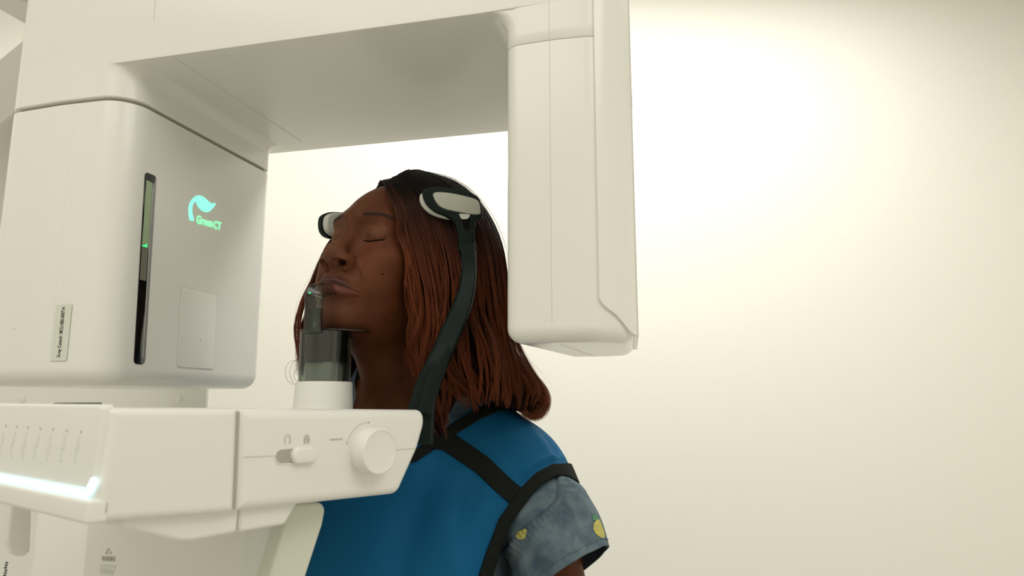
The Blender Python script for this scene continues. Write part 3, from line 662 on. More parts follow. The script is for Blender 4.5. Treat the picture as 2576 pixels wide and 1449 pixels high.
def surface_nets(F, xs, ys, zs):
    """F on a rectilinear grid -> vertices and quads of the zero surface"""
    s = F < 0; nx, ny, nz = F.shape
    c = np.zeros((nx-1, ny-1, nz-1), np.int8)
    for a in (0, 1):
        for b in (0, 1):
            for g in (0, 1): c += s[a:nx-1+a, b:ny-1+b, g:nz-1+g]
    act = (c > 0) & (c < 8); I = np.argwhere(act); idx = -np.ones(act.shape, np.int32); idx[tuple(I.T)] = np.arange(len(I))
    acc = np.zeros((len(I), 3)); cnt = np.zeros(len(I)); co = [(a, b, g) for a in (0, 1) for b in (0, 1) for g in (0, 1)]
    G_ = (xs, ys, zs)
    for u in co:
        for ax in range(3):
            if u[ax]: continue
            w = list(u); w[ax] = 1
            fu = F[I[:, 0]+u[0], I[:, 1]+u[1], I[:, 2]+u[2]]; fw = F[I[:, 0]+w[0], I[:, 1]+w[1], I[:, 2]+w[2]]
            m = (fu < 0) != (fw < 0); t = np.where(m, fu/np.where(m, fu-fw, 1), 0)
            P = np.stack([G_[k][I[:, k]+u[k]] for k in range(3)], 1); Q = np.stack([G_[k][I[:, k]+w[k]] for k in range(3)], 1)
            acc += np.where(m[:, None], P+(Q-P)*t[:, None], 0); cnt += m
    V = acc/cnt[:, None]; Fs = []
    for ax in range(3):
        o1, o2 = [(1, 2), (2, 0), (0, 1)][ax]
        sl0 = [slice(None)]*3; sl1 = [slice(None)]*3; sl0[ax] = slice(0, -1); sl1[ax] = slice(1, None)
        ch = s[tuple(sl0)] != s[tuple(sl1)]; E = np.argwhere(ch)
        ok = (E[:, o1] > 0) & (E[:, o2] > 0) & (E[:, o1] < F.shape[o1]-1) & (E[:, o2] < F.shape[o2]-1); E = E[ok]
        ins = s[tuple(E.T)]
        def cell(a, b):
            q = E.copy(); q[:, o1] -= a; q[:, o2] -= b; return idx[tuple(q.T)]
        quad = np.stack([cell(1, 1), cell(0, 1), cell(0, 0), cell(1, 0)], 1)
        quad[~ins] = quad[~ins][:, ::-1]; Fs.append(quad)
    Fs = np.concatenate(Fs); Fs = Fs[(Fs >= 0).all(1)]
    return V, Fs
def axis(lo, hi, step, fine=None):
    """grid coordinates, finer inside fine = (lo, hi, step)"""
    if not fine: return np.arange(lo, hi+step, step)
    a = np.arange(fine[0], lo-step, -step)[::-1]; b = np.arange(fine[0]+fine[2], fine[1], fine[2]); c = np.arange(fine[1], hi+step, step)
    return np.concatenate([a, b, c])
def field(fn, xs, ys, zs, chunk=24):
    F = np.empty((len(xs), len(ys), len(zs)), np.float32); X, Y = np.meshgrid(xs.astype(np.float32), ys.astype(np.float32), indexing='ij')
    for k in range(0, len(zs), chunk):
        z = zs[k:k+chunk].astype(np.float32); P = np.empty(X.shape+(len(z), 3), np.float32)
        P[..., 0] = X[..., None]; P[..., 1] = Y[..., None]; P[..., 2] = z
        F[:, :, k:k+chunk] = fn(P)
    return F
def grad(fn, V, e=.0008):
    g = np.stack([fn((V+np.eye(3)[i]*e).astype(np.float32))-fn((V-np.eye(3)[i]*e).astype(np.float32)) for i in range(3)], 1)
    return g/(np.linalg.norm(g, axis=1)[:, None]+1e-9)
def isosurface(fn, xs, ys, zs, relax=2, maxstep=.002):
    V, Q = surface_nets(field(fn, xs, ys, zs), xs, ys, zs)
    for _ in range(relax):
        d = fn(V.astype(np.float32)); V = V-grad(fn, V)*np.clip(d, -maxstep, maxstep)[:, None]
    return V, Q
HC = H(0, .045, -.02)
def full(P):
    if P[..., 2].max() < 1.33: return body_sdf(P, False)
    return body_sdf(P)
bxs = axis(-.50, .22, .008, (-.262, -.085, .00115)); bys = axis(.70, 1.22, .008, (.785, .930, .0014)); bzs = axis(0, 1.70, .008, (1.405, 1.605, .00115))
bV, bQ = isosurface(full, bxs, bys, bzs, 3, .0012)
person = empty('person', (-.150, .985, 0), 'woman with long auburn hair and closed eyes in a blue apron over a denim shirt', 'person')
base(person, (-.150, .985, 0))
M['skin'] = mat('brown_skin', (.20, .082, .040), .5, spec=.16, bump=(900, .06, .0006), sss=.06)
body = mesh_obj('body', bV, bQ, M['skin'], person, angle=None)
# skin tone map as a colour attribute: lips, lids, cheeks, mole (all flat pigment)
def pigment():
    p = (bV-OH)@HM.astype(float); q = p.copy(); q[:, 0] = abs(q[:, 0])
    base_ = np.array([.094, .0285, .0105]); c = np.tile(base_, (len(p), 1))
    def mix(w, col): nonlocal c; w = np.clip(w, 0, 1)[:, None]; c = c*(1-w)+np.array(col)*w
    f = lambda d, r: np.exp(-np.maximum(d, 0)**2/(r*r))
    ul = poly_cap(q, [(0, .1035, -.0465), (.009, .1025, -.0450), (.020, .0975, -.0480), (.0350, .0860, -.0555)], [.0040, .0044, .0034, .0012])
    ll = poly_cap(q, [(0, .1010, -.0560), (.010, .0990, -.0565), (.022, .0945, -.0570), (.0350, .0860, -.0560)], [.0056, .0054, .0036, .0012])
    mix(.45*f(sph(q, (.036, .085, .0), .012), .014), (.15, .042, .022))
    mix(.40*f(ell(q, (.033, .086, .027), (.014, .01, .008)), .005), (.16, .072, .040))
    mix(.85*f(ul, .0012), (.075, .034, .028)); mix(.85*f(ll, .0012), (.155, .052, .038))
    mix(.5*f(sph(p, (0, .112, -.012), .010), .010), (.145, .062, .034))
    mix(.25*f(ell(p, (0, .09, -.085), (.03, .02, .015)), .010), (.10, .042, .024))
    mo = H(.0, 0, 0)
    return c
pc = pigment()
ca = body.data.color_attributes.new('pigment', 'FLOAT_COLOR', 'POINT'); ca.data.foreach_set('color', np.concatenate([pc, np.ones((len(pc), 1))], 1).astype(np.float32).ravel())
nt = M['skin'].node_tree; an = nt.nodes.new('ShaderNodeVertexColor'); an.layer_name = 'pigment'
nz = nt.nodes.new('ShaderNodeTexNoise'); nz.inputs['Scale'].default_value = 45; nz.inputs['Detail'].default_value = 5
tc = nt.nodes.new('ShaderNodeTexCoord'); nt.links.new(tc.outputs['Object'], nz.inputs['Vector'])
mr = nt.nodes.new('ShaderNodeMapRange'); mr.inputs['From Min'].default_value = .3; mr.inputs['From Max'].default_value = .7; mr.inputs['To Min'].default_value = .82; mr.inputs['To Max'].default_value = 1.15
nt.links.new(nz.outputs['Fac'], mr.inputs['Value'])
mx = nt.nodes.new('ShaderNodeVectorMath'); mx.operation = 'MULTIPLY'; nt.links.new(an.outputs['Color'], mx.inputs[0]); nt.links.new(mr.outputs[0], mx.inputs[1])
nt.links.new(mx.outputs[0], nt.nodes['Principled BSDF'].inputs['Base Color'])
# ------------------------------------------------------------------ clothing
def to_tris(Q): Q = np.asarray(Q); return np.concatenate([Q[:, [0, 1, 2]], Q[:, [0, 2, 3]]])
def clip(V, T, g):
    """keep g < 0, cutting triangles cleanly along g = 0"""
    ins = g < 0; k = ins[T].sum(1); keep = T[k == 3].tolist(); V = list(V); cut = {}
    def mid(a, b):
        key = (min(a, b), max(a, b))
        if key not in cut:
            t = g[a]/(g[a]-g[b]); cut[key] = len(V); V.append(V[a]+(V[b]-V[a])*t)
        return cut[key]
    for tri in T[(k == 1) | (k == 2)]:
        tri = list(tri)
        for r in range(3):
            a, b, c = tri[r], tri[(r+1) % 3], tri[(r+2) % 3]
            if ins[a] and not ins[b] and not ins[c]: keep.append([a, mid(a, b), mid(c, a)]); break
            if not ins[a] and ins[b] and ins[c]: m1, m2 = mid(a, b), mid(c, a); keep += [[m1, b, c], [m1, c, m2]]; break
    T = np.array(keep); V = np.array(V); used = np.unique(T); mp = -np.ones(len(V), int); mp[used] = np.arange(len(used))
    return V[used], mp[T]
def vnormals(V, T):
    n = np.cross(V[T[:, 1]]-V[T[:, 0]], V[T[:, 2]]-V[T[:, 0]]); N = np.zeros_like(V)
    for i in range(3): np.add.at(N, T[:, i], n)
    return N/(np.linalg.norm(N, axis=1)[:, None]+1e-12)
def shell(V, T, out=0., th=.002):
    N = vnormals(V, T); n = len(V); E = {}
    for a, b, c in T:
        for e in ((a, b), (b, c), (c, a)): E[e] = 1
    side = []
    for (a, b) in E:
        if (b, a) not in E: side.append([b, a, a+n, b+n])
    A = V+N*out; Bv = V+N*(out-th)
    F = T.tolist()+(T[:, ::-1]+n).tolist()+side
    return np.concatenate([A, Bv]), F
def sd_poly(p, P):
    """signed distance to polygon (negative inside), in pixels"""
    P = np.asarray(P, float); d = np.full(len(p), 1e18); ins = np.zeros(len(p), bool)
    for i in range(len(P)):
        a, b = P[i], P[(i+1) % len(P)]; e = b-a; w = p-a
        h = np.clip((w@e)/(e@e), 0, 1); d = np.minimum(d, ((w-h[:, None]*e)**2).sum(1))
        c = ((a[1] > p[:, 1]) != (b[1] > p[:, 1])); x = a[0]+(p[:, 1]-a[1])*e[0]/(e[1] if abs(e[1]) > 1e-9 else 1e-9); ins ^= c & (p[:, 0] < x)
    return np.sqrt(d)*np.where(ins, -1, 1)
def d_line(p, P):
    P = np.asarray(P, float); d = np.full(len(p), 1e18)
    for i in range(len(P)-1):
        a, b = P[i], P[i+1]; e = b-a; w = p-a; h = np.clip((w@e)/(e@e), 0, 1); d = np.minimum(d, ((w-h[:, None]*e)**2).sum(1))
    return np.sqrt(d)
M['denim'] = mat('washed_denim', (.058, .092, .122), .9, mottle=(38, (.135, .178, .20), 1, 6), bump=(700, .35, .0008), spec=.15)
M['denim_dark'] = mat('denim_inside_dark', (.018, .026, .040), .9)  # darker denim colour on the inner faces of the sleeves
M['apron'] = mat('blue_apron_fabric', (.0025, .095, .225), .72, bump=(1400, .10, .0004), spec=.2)
M['trim'] = mat('black_binding_tape', (.009, .011, .009), .8, bump=(1500, .3, .0005), spec=.12)
M['trousers'] = mat('dark_trousers', (.03, .032, .04), .85)
M['shoe'] = mat('black_shoe', (.02, .02, .02), .5)
# shirt body
def shirt_fn(P):
    d, q = torso_sdf(P)
    w = .0016*np.sin(P[..., 2]*90+P[..., 0]*60)*np.sin(P[..., 0]*110+P[..., 1]*70)
    nk = cap(P, B(0, -.02, 1.30), B(0, -.02, 1.50), .056)
    d = sm(d, nk, .035)
    return d-.007+w
sV, sQ = isosurface(shirt_fn, axis(-.42, .12, .009), axis(.78, 1.20, .009), axis(.80, 1.46, .009), 1)
sT = to_tris(sQ); lp = (sV-BO)@np.stack([BL, BF, Z_], 1)
g = np.maximum(lp[:, 2]-(1.368-.48*np.maximum(lp[:, 1]-.0, 0)-.15*lp[:, 1]), .84-lp[:, 2])
cV, cT = clip(sV, sT, g); v, f = shell(cV, cT, 0, .0022)
shirt = mesh_obj('denim_shirt', v, f, M['denim'], person, angle=None, label='washed blue denim shirt with small pineapples')
# collar
cp_ = []
for t in np.linspace(-2.55, 2.55, 60):
    l, fw = .073*math.sin(t), .072*math.cos(t)-.018; cp_.append(((l, fw), t))
V = []; rows = 9
for (l, fw), t in cp_:
    fr_ = max(0, math.cos(t)); z0 = 1.385-.075*fr_**1.3
    for k in range(rows):
        s_ = k/(rows-1)
        if s_ < .35: o_ = .0+.004*s_/.35; z = z0-.012+.030*s_/.35
        else: u_ = (s_-.35)/.65; o_ = .004+.030*u_; z = z0+.018-.038*u_+.004*math.sin(3*u_)
        rr = 1+o_/.073; V.append(B(l*rr, (fw+.018)*rr-.018, z+.0015*math.sin(t*9+k)))
T_ = []
for i in range(59):
    for k in range(rows-1): a = i*rows+k; T_ += [[a, a+rows, a+rows+1], [a, a+rows+1, a+1]]
v, f = shell(np.array(V), np.array(T_), .001, .0022)
mesh_obj('collar', v, f, M['denim'], shirt, angle=50)
# gathered sleeves
SH = (np.array([.160, -.004, 1.240]), (at(1420, 1450, .868)-BO)@np.stack([BL, BF, Z_], 1))
def along(p, P, signed=False):
    P = np.asarray(P, float); best = np.full(len(p), 1e18); al = np.zeros(len(p)); sd = np.zeros(len(p)); L = 0
    for i in range(len(P)-1):
        a, b = P[i], P[i+1]; e = b-a; ln = np.linalg.norm(e); w = p-a; h = np.clip((w@e)/(e@e), 0, 1); r = w-h[:, None]*e; d = (r**2).sum(1)
        m = d < best; best = np.where(m, d, best); al = np.where(m, L+h*ln, al); sd = np.where(m, np.sign(w[:, 0]*e[1]-w[:, 1]*e[0]), sd); L += ln
    return np.sqrt(best)*(sd if signed else 1), al
def sleeve(sgn):
    Hc = (at(1420, 1450, .868)-BO)@np.stack([BL, BF, Z_], 1); Sc = SH[0]
    er = (at(1530, 1372, .868)-at(1420, 1450, .868))@np.stack([BL, BF, Z_], 1)
    en = (at(1384, 1452, .795)-at(1420, 1450, .868))@np.stack([BL, BF, Z_], 1)
    dn = unit(Hc-Sc); e0 = unit(np.cross(dn, [0, 1, 0])); e0 = e0 if e0[0] > 0 else -e0; f0 = np.cross(dn, e0); f0 = f0 if f0[1] > 0 else -f0
    m, nr = 260, 110; V = []; rnd = np.random.default_rng(5); ph = rnd.uniform(0, 6.28, 6)
    for j in range(nr):
        t = j/(nr-1); c = Sc+(Hc-Sc)*t
        c = c+np.array([.012, 0, .006])*math.sin(math.pi*t)
        a_ = unit(e0*(1-t)+unit(er)*t); b_ = unit(f0*(1-t)+unit(en)*t)
        ra = .050+(np.linalg.norm(er)-.050)*t**.8; rb = .050+(np.linalg.norm(en)-.050)*t**.8
        pl = 0
        for i in range(m):
            q_ = 2*math.pi*i/m; w = pl*math.sin(34*q_+ph[0])+.0018*t*math.sin(5*q_+ph[1]+3*t)+.0014*math.sin(3*q_+8*t+ph[2])+.0010*math.sin(11*q_+5*t)*t
            bump = .004*math.exp(-((t-.40)/.10)**2)
            V.append(c+a_*(ra+w+bump)*math.cos(q_)+b_*(rb+w+bump)*math.sin(q_))
    V = np.array(V); V[:, 0] *= sgn; W_ = BO+V@np.stack([BL, BF, Z_], 0)
    pq = proj(W_); SL = [(1398, 1180), (1402, 1225), (1404, 1255), (1375, 1285), (1340, 1310), (1300, 1345), (1262, 1385), (1225, 1430)]
    ds, al = along(pq, SL, True)
    if sgn > 0:
        hgt = -.0030*np.exp(-(ds/3.)**2)+np.where(ds > 0, .0030*np.abs(np.sin(al*math.pi/13.+.6*np.sin(al/17)))*np.exp(-np.maximum(ds-3, 0)/26.), 0)+.0022*np.exp(-((ds-14)/16)**2)*(ds > 0)
        hgt = hgt+.0030*np.exp(-((d_line(pq, [(1420, 1255), (1440, 1310), (1446, 1380)]))/9)**2)-.0028*np.exp(-((d_line(pq, [(1408, 1255), (1414, 1320), (1405, 1390)]))/8)**2)+.0025*np.exp(-((d_line(pq, [(1345, 1350), (1300, 1430)]))/9)**2)
        ctr_ = BO+((SH[0]+SH[1])/2)@np.stack([BL, BF, Z_], 0); nn = W_-ctr_; nn /= np.linalg.norm(nn, axis=1)[:, None]; W_ = W_+nn*hgt[:, None]
    T_ = []
    for j in range(nr-1):
        for i in range(m):
            a, b = j*m+i, j*m+(i+1) % m; q_ = [[a, b, b+m], [a, b+m, a+m]]
            T_ += q_ if sgn < 0 else [x[::-1] for x in q_]
    T_ = np.array(T_); n_ = len(T_); v, f = shell(W_, T_, 0, .0022)
    N = vnormals(W_, T_); c0 = W_.mean(0)
    if np.sum((W_-c0)*N) < 0: T_ = T_[:, ::-1]; v, f = shell(W_, T_, 0, .0022)
    fm = [0]*n_+[1]*n_+[0]*(len(f)-2*n_)
    o = mesh_obj('sleeve', v, f, M['denim'], shirt, angle=None, mats=[M['denim_dark']], fmat=fm)
    return W_, T_, o
slV, slT, slo = sleeve(1); sleeve(-1)
# armhole seam and hem stitching on the sleeve
for t_, nm in ((.94, 'hem_stitch'),):
    j = int(t_*109); ringp = slV[j*260:(j+1)*260]; Nn = vnormals(slV, slT)[j*260:(j+1)*260]
    mesh_obj(nm, *tube(np.vstack([ringp+Nn*.0002, ringp[:1]+Nn[:1]*.0002]), .0006, 5), M['denim'], slo)
from mathutils.bvhtree import BVHTree
bvh = BVHTree.FromPolygons([tuple(p) for p in slV], [tuple(map(int, t)) for t in slT])
M['yellow'] = mat('yellow_print', (.50, .43, .09), .8, mottle=(330, (.30, .29, .09), 1, 1)); M['green'] = mat('green_print', (.055, .21, .10), .8)
def decal(name, pts, m, parent, off=.0006, N_=40, th=.0005):
    """flat print laid on the sleeve"""
    P = smooth_path(np.array(pts+pts[:1], float), N_+1)[:-1]; c = P.mean(0); V = []
    for s_ in (0, .2, .4, .6, .8, 1.):
        for p_ in (P if s_ else P[:1]):
            q_ = c+(p_-c)*s_; d = ray(*q_); h = bvh.ray_cast(Vector(C_), Vector(unit(d)))
            if h[0] is None: return
            V.append(np.array(h[0])+np.array(h[1])*(off if np.dot(h[1], d) < 0 else -off))
    n = N_; F = [[0, 1+i, 1+(i+1) % n] for i in range(n)]+[[1+k_*n+i, 1+(k_+1)*n+i, 1+(k_+1)*n+(i+1) % n, 1+k_*n+(i+1) % n] for k_ in range(4) for i in range(n)]
    mesh_obj(name, V, F, m, parent, angle=None)
decal('pineapple_print', [(1493, 1318), (1500, 1308), (1508, 1309), (1513, 1322), (1519, 1338), (1520, 1352), (1512, 1353), (1500, 1345), (1492, 1332)], M['yellow'], slo)
decal('pineapple_leaves', [(1490, 1303), (1489, 1296), (1495, 1300), (1496, 1292), (1500, 1299), (1504, 1302), (1504, 1308), (1497, 1309), (1491, 1309)], M['green'], slo, N_=30)
decal('pineapple_print', [(1296, 1347), (1304, 1337), (1315, 1332), (1324, 1333), (1325, 1345), (1318, 1356), (1306, 1357), (1300, 1352)], M['yellow'], slo)
# trousers and shoes (below the frame)
def trouser_fn(P):
    p = (P-np.float32(BO))@np.stack([BL, BF, Z_], 1).astype(np.float32); q = p.copy(); q[..., 0] = np.abs(q[..., 0])
    d = sm(ell(p, (0, .010, .98), (.150, .115, .20)), ell(p, (0, -.010, .86), (.185, .130, .14)), .06)
    d = sm(d, cap(q, (.092, 0, .82), (.090, .02, .47), .088, .055), .05); d = sm(d, cap(q, (.090, .02, .47), (.090, -.02, .10), .056, .046), .03)
    return d-.008
tV, tQ = isosurface(trouser_fn, axis(-.42, .10, .013), axis(.78, 1.20, .013), axis(.06, 1.12, .016), 1)
cV, cT = clip(tV, to_tris(tQ), np.maximum(tV[:, 2]-.92, .085-tV[:, 2])); v, f = shell(cV, cT, 0, .002)
mesh_obj('trousers', v, f, M['trousers'], person, angle=None)
for s_ in (1, -1):
    pr = [B(s_*.092, -.075, .05), B(s_*.094, -.03, .06), B(s_*.097, .05, .05), B(s_*.100, .13, .042), B(s_*.101, .175, .036)]
    v, f = sweep(smooth_path(np.array(pr), 20), circle(.042, 16), Z_, [(.85+.15*math.sin(i/19*3.14), .98-.012*i) for i in range(20)])
    v[:, 2] = np.maximum(v[:, 2], 0); mesh_obj('shoe', v, f, M['shoe'], person)
# ---- lead apron
def fold(P, a, b, r, h):
    return h*np.exp(-(cap(P, a, b, 0.)/r)**2)
def apron_fn(P):
    d, q = torso_sdf(P)
    hc = SH[1]; a = cap(q, (.160, -.004, 1.236), tuple(SH[0]+(hc-SH[0])*.40), .046, .050)
    d = sm(d, a, .03)
    p = (P-np.float32(BO))@np.stack([BL, BF, Z_], 1).astype(np.float32)
    d = sm(d, ell(p, (0, .030, 1.02), (.165, .135, .26)), .08)
    d = sm(d, ell(p, (0, .010, .72), (.20, .16, .36)), .08)
    w = fold(P, at(1330, 1215, .84), at(1420, 1165, .86), .012, .010)-fold(P, at(1350, 1165, .84), at(1425, 1130, .87), .010, .007)+fold(P, at(1300, 1040, .88), at(1400, 1110, .90), .010, .003)
    w = w+fold(P, at(1110, 1250, .83), at(1180, 1449, .83), .03, .005)-fold(P, at(1040, 1250, .83), at(1000, 1449, .83), .03, .005)
    return d-.016-w
arm_out = [(1475, 1290), (1463, 1250), (1456, 1222), (1446, 1212), (1421, 1199), (1395, 1201), (1366, 1217), (1336, 1248), (1307, 1287), (1281, 1323), (1268, 1358), (1252, 1397), (1238, 1440), (1225, 1490), (1190, 1650), (1150, 2000), (1140, 2500)]
aV, aQ = isosurface(apron_fn, axis(-.45, .14, .007, (-.02, .10, .0032)), axis(.74, 1.24, .007, (.83, .95, .0035)), axis(.50, 1.42, .008, (1.215, 1.36, .0032)), 2)
aT = to_tris(aQ); aN = vnormals(aV, aT); ap_ = proj(aV)
def crease(line, w, h): return h*np.exp(-(d_line(ap_, line)/w)**2)
hh = crease([(1318, 1205), (1352, 1178), (1400, 1166), (1422, 1170)], 8, -.0045)+crease([(1325, 1186), (1360, 1158), (1410, 1148), (1422, 1152)], 8, .0030)
hh = hh+crease([(1350, 1062), (1380, 1100), (1405, 1145)], 9, -.0040)+crease([(1330, 1075), (1360, 1112), (1385, 1150)], 10, .0025)+crease([(1310, 1040), (1350, 1062), (1385, 1100)], 8, .0022)
hh = hh+crease([(1150, 1190), (1130, 1300), (1150, 1449)], 38, .0050)+crease([(1060, 1200), (1040, 1300), (1010, 1449)], 34, -.0050)+crease([(1230, 1240), (1200, 1330)], 22, .0035)+crease([(1190, 1220), (1165, 1330)], 18, -.0030)
facing_ = ((aV-C_)*aN).sum(1) < .15
hh = hh*np.clip((d_line(ap_, arm_out)-36)/14, 0, 1)
fc_ = -((aV-C_)*aN).sum(1)/np.linalg.norm(aV-C_, axis=1); facing_ = np.clip(fc_/.35, 0, 1)
aV = aV+aN*(hh*facing_)[:, None]

far_out = [(560, 2500), (600, 1900), (640, 1500), (700, 1300), (640, 1180), (560, 1150), (520, 900)]
neck_l = [(760, 960), (800, 1040), (880, 1110), (960, 1140), (1040, 1128), (1090, 1092), (1168, 1043), (1226, 1006), (1262, 994), (1300, 975), (1400, 850), (1900, 850), (1900, 1290)]
region = arm_out+far_out+neck_l
px = proj(aV); g = sd_poly(px, region)
cV, cT = clip(aV, aT, g)
comp_keep = None
v, f = shell(cV, cT, 0, .0045)
apron = mesh_obj('lead_apron', v, f, M['apron'], person, angle=None, mats=[M['trim']], fmat=[0]*(2*len(cT))+[1]*(len(f)-2*len(cT)), label='bright blue lead apron bound with black tape')
def tape(name, line, w, near_only=True, out=.0022):
    p_ = proj(cV); N = vnormals(cV, cT); facing = ((cV-C_)*N).sum(1)
    gg = np.maximum(d_line(p_, line)-w, np.where(facing > .25, 50, -50) if near_only else -50)
    v_, t_ = clip(cV, cT, gg)
    v_, f_ = shell(v_, t_, out, .0030)
    return mesh_obj(name, v_, f_, M['trim'], apron, angle=None)
def inset_line(pts, d):
    P = np.array(pts, float); t = np.gradient(P, axis=0); t /= np.linalg.norm(t, axis=1)[:, None]; return P+np.stack([t[:, 1], -t[:, 0]], 1)*d
al = [p for p in arm_out[:-3]]
tape('armhole_binding', inset_line(al, -14), 17, True, .0036)
tape('neck_binding', [(900, 1150), (960, 1165), (1040, 1150), (1096, 1112), (1150, 1075), (1207, 1041), (1262, 1018), (1300, 1022), (1330, 1035)], 13, False)
tape('shoulder_strap_tape', [(1085, 1105), (1120, 1108), (1165, 1138), (1215, 1172), (1260, 1216), (1302, 1252)], 24, True, .0028)
# ------------------------------------------------------------------ hair
def fast_mesh(name, V, Fq, m, parent, col=None, k=4, smooth=True):
    me = bpy.data.meshes.new(name); V = np.asarray(V, np.float32)-origin(parent).astype(np.float32)
    me.vertices.add(len(V)); me.vertices.foreach_set('co', V.ravel())
    n = len(Fq); me.loops.add(n*k); me.loops.foreach_set('vertex_index', np.asarray(Fq, np.int32).ravel())
    me.polygons.add(n); me.polygons.foreach_set('loop_start', np.arange(0, n*k, k, dtype=np.int32)); me.polygons.foreach_set('loop_total', np.full(n, k, np.int32))
    me.polygons.foreach_set('use_smooth', np.full(n, smooth)); me.update(calc_edges=True)
    if col is not None:
        ca = me.color_attributes.new('strand_tint', 'FLOAT_COLOR', 'POINT'); ca.data.foreach_set('color', np.concatenate([col, np.ones((len(col), 1))], 1).astype(np.float32).ravel())
    me.materials.append(m); o = bpy.data.objects.new(name, me); COL.objects.link(o); o.parent = parent; ORIG[o.name] = origin(parent); return o
M['hair'] = mat('auburn_hair', (.1, .03, .02), .40, spec=.22)
nt = M['hair'].node_tree; an = nt.nodes.new('ShaderNodeVertexColor'); an.layer_name = 'strand_tint'; nt.links.new(an.outputs['Color'], nt.nodes['Principled BSDF'].inputs['Base Color'])
def strands(P, rad, tint):
    """P: (n, k, 3) centre lines -> three sided tubes"""
    n, k, _ = P.shape; t = np.gradient(P, axis=1); t /= np.linalg.norm(t, axis=2)[..., None]+1e-9
    h = np.array([.31, .2, .93]); a = np.cross(t, h); a /= np.linalg.norm(a, axis=2)[..., None]+1e-9; b = np.cross(t, a)
    V = np.stack([P+(a*math.cos(q)+b*math.sin(q))*rad[..., None] for q in (0, 2.094, 4.189)], 2)
    i = np.arange(n*k*3).reshape(n, k, 3); F = []
    for s in range(3):
        s2 = (s+1) % 3; F.append(np.stack([i[:, :-1, s], i[:, :-1, s2], i[:, 1:, s2], i[:, 1:, s]], -1).reshape(-1, 4))
    return V.reshape(-1, 3), np.concatenate(F), np.repeat(tint, 3, axis=1).reshape(-1, 3)
guides = [
 [(966, 460, .905), (948, 480, .985), (912, 520, 1.00), (870, 568, .985), (836, 605, .962), (815, 645, .945), (787, 705, .935), (763, 760, .925), (750, 810, .915), (750, 850, .910), (756, 900, .905), (752, 945, .900)],
 [(978, 452, .920), (950, 500, 1.01), (900, 560, 1.01), (855, 630, .995), (828, 700, .985), (800, 760, .970), (780, 830, .955), (778, 890, .945), (775, 950, .940)],
 [(990, 446, .905), (950, 500, 1.01), (925, 570, 1.05), (905, 660, 1.06), (885, 760, 1.05), (875, 850, 1.03), (880, 920, 1.02), (885, 980, 1.01)],
 [(1015, 437, .930), (1030, 490, 1.06), (1030, 580, 1.09), (1020, 680, 1.10), (1000, 780, 1.09), (985, 880, 1.07), (980, 990, 1.05)],
 [(1035, 433, .955), (1100, 490, 1.07), (1130, 580, 1.10), (1135, 680, 1.11), (1130, 780, 1.10), (1130, 880, 1.08), (1170, 1010, 1.06)],
 [(1048, 431, .965), (1150, 490, 1.03), (1210, 580, 1.055), (1235, 680, 1.06), (1240, 780, 1.06), (1245, 870, 1.05), (1268, 940, 1.02), (1300, 990, 1.00), (1318, 1034, .985)],
 [(1052, 429, .955), (1160, 470, .960), (1222, 535, .965), (1260, 620, .965), (1275, 720, .968), (1282, 800, .970), (1297, 870, .968), (1340, 935, .955), (1376, 988, .940), (1366, 1040, .930), (1328, 1050, .925)],
 [(1050, 428, .945), (1150, 463, .918), (1212, 530, .908), (1250, 620, .900), (1263, 720, .905), (1268, 800, .910), (1278, 870, .918), (1315, 932, .925), (1350, 985, .925), (1335, 1035, .915)],
 [(1045, 428, .930), (1130, 460, .890), (1190, 530, .872), (1228, 620, .864), (1242, 720, .864), (1252, 800, .868), (1262, 870, .872), (1275, 930, .876), (1278, 1026, .890)],
 [(1035, 429, .915), (1108, 468, .866), (1160, 550, .848), (1195, 640, .840), (1208, 720, .840), (1218, 800, .840), (1238, 870, .838), (1253, 930, .838), (1258, 1020, .856)],
 [(1020, 433, .900), (1080, 478, .853), (1122, 550, .836), (1152, 640, .828), (1163, 720, .826), (1172, 800, .826), (1192, 860, .826), (1210, 915, .828), (1220, 965, .835), (1222, 1022, .856)],
 [(1005, 441, .890), (1052, 488, .848), (1085, 550, .833), (1112, 640, .826), (1122, 720, .824), (1125, 800, .822), (1125, 880, .822), (1138, 925, .830), (1158, 965, .840), (1172, 1010, .855)],
 [(992, 450, .882), (1025, 498, .845), (1050, 560, .832), (1075, 640, .826), (1092, 720, .824), (1098, 800, .824), (1092, 870, .828), (1080, 930, .830), (1088, 1000, .830), (1098, 1110, .834)],
 [(970, 460, .872), (992, 505, .846), (1006, 565, .835), (1022, 640, .829), (1046, 720, .830), (1056, 800, .834), (1056, 870, .838), (1060, 930, .842), (1068, 970, .845)],
 [(964, 463, .868), (977, 500, .848), (988, 560, .838), (1000, 640, .833), (1020, 720, .835), (1040, 800, .840), (1044, 870, .843), (1050, 930, .846), (1055, 965, .848)],
]
NT = 48
GP = []
for gd in guides:
    p_ = smooth_path(np.array([at(*q_) for q_ in gd]), 160); L = np.concatenate([[0], np.cumsum(np.linalg.norm(np.diff(p_, axis=0), axis=1))]); t = np.linspace(0, L[-1], NT)
    GP.append(np.stack([np.interp(t, L, p_[:, i]) for i in range(3)], 1))
GP = np.array(GP)                                     # guides x t x 3
NG = len(GP)
US = np.linspace(0, NG-1, 281)
SURF = np.array([smooth_path(GP[:, j], 281) for j in range(NT)]).transpose(1, 0, 2)   # u x t x 3
for _ in range(3):
    sh_ = SURF.reshape(-1, 3); m_ = sh_[:, 2] > 1.42; q_ = sh_[m_]; d_ = head_sdf(q_.astype(np.float32)); w_ = np.clip(.0075-d_, 0, .02)[:, None]; sh_[m_] = q_+grad(head_sdf, q_)*w_; SURF = sh_.reshape(SURF.shape)
du = np.gradient(SURF, axis=0); dt = np.gradient(SURF, axis=1); SN = np.cross(du, dt); SN /= np.linalg.norm(SN, axis=2)[..., None]+1e-9
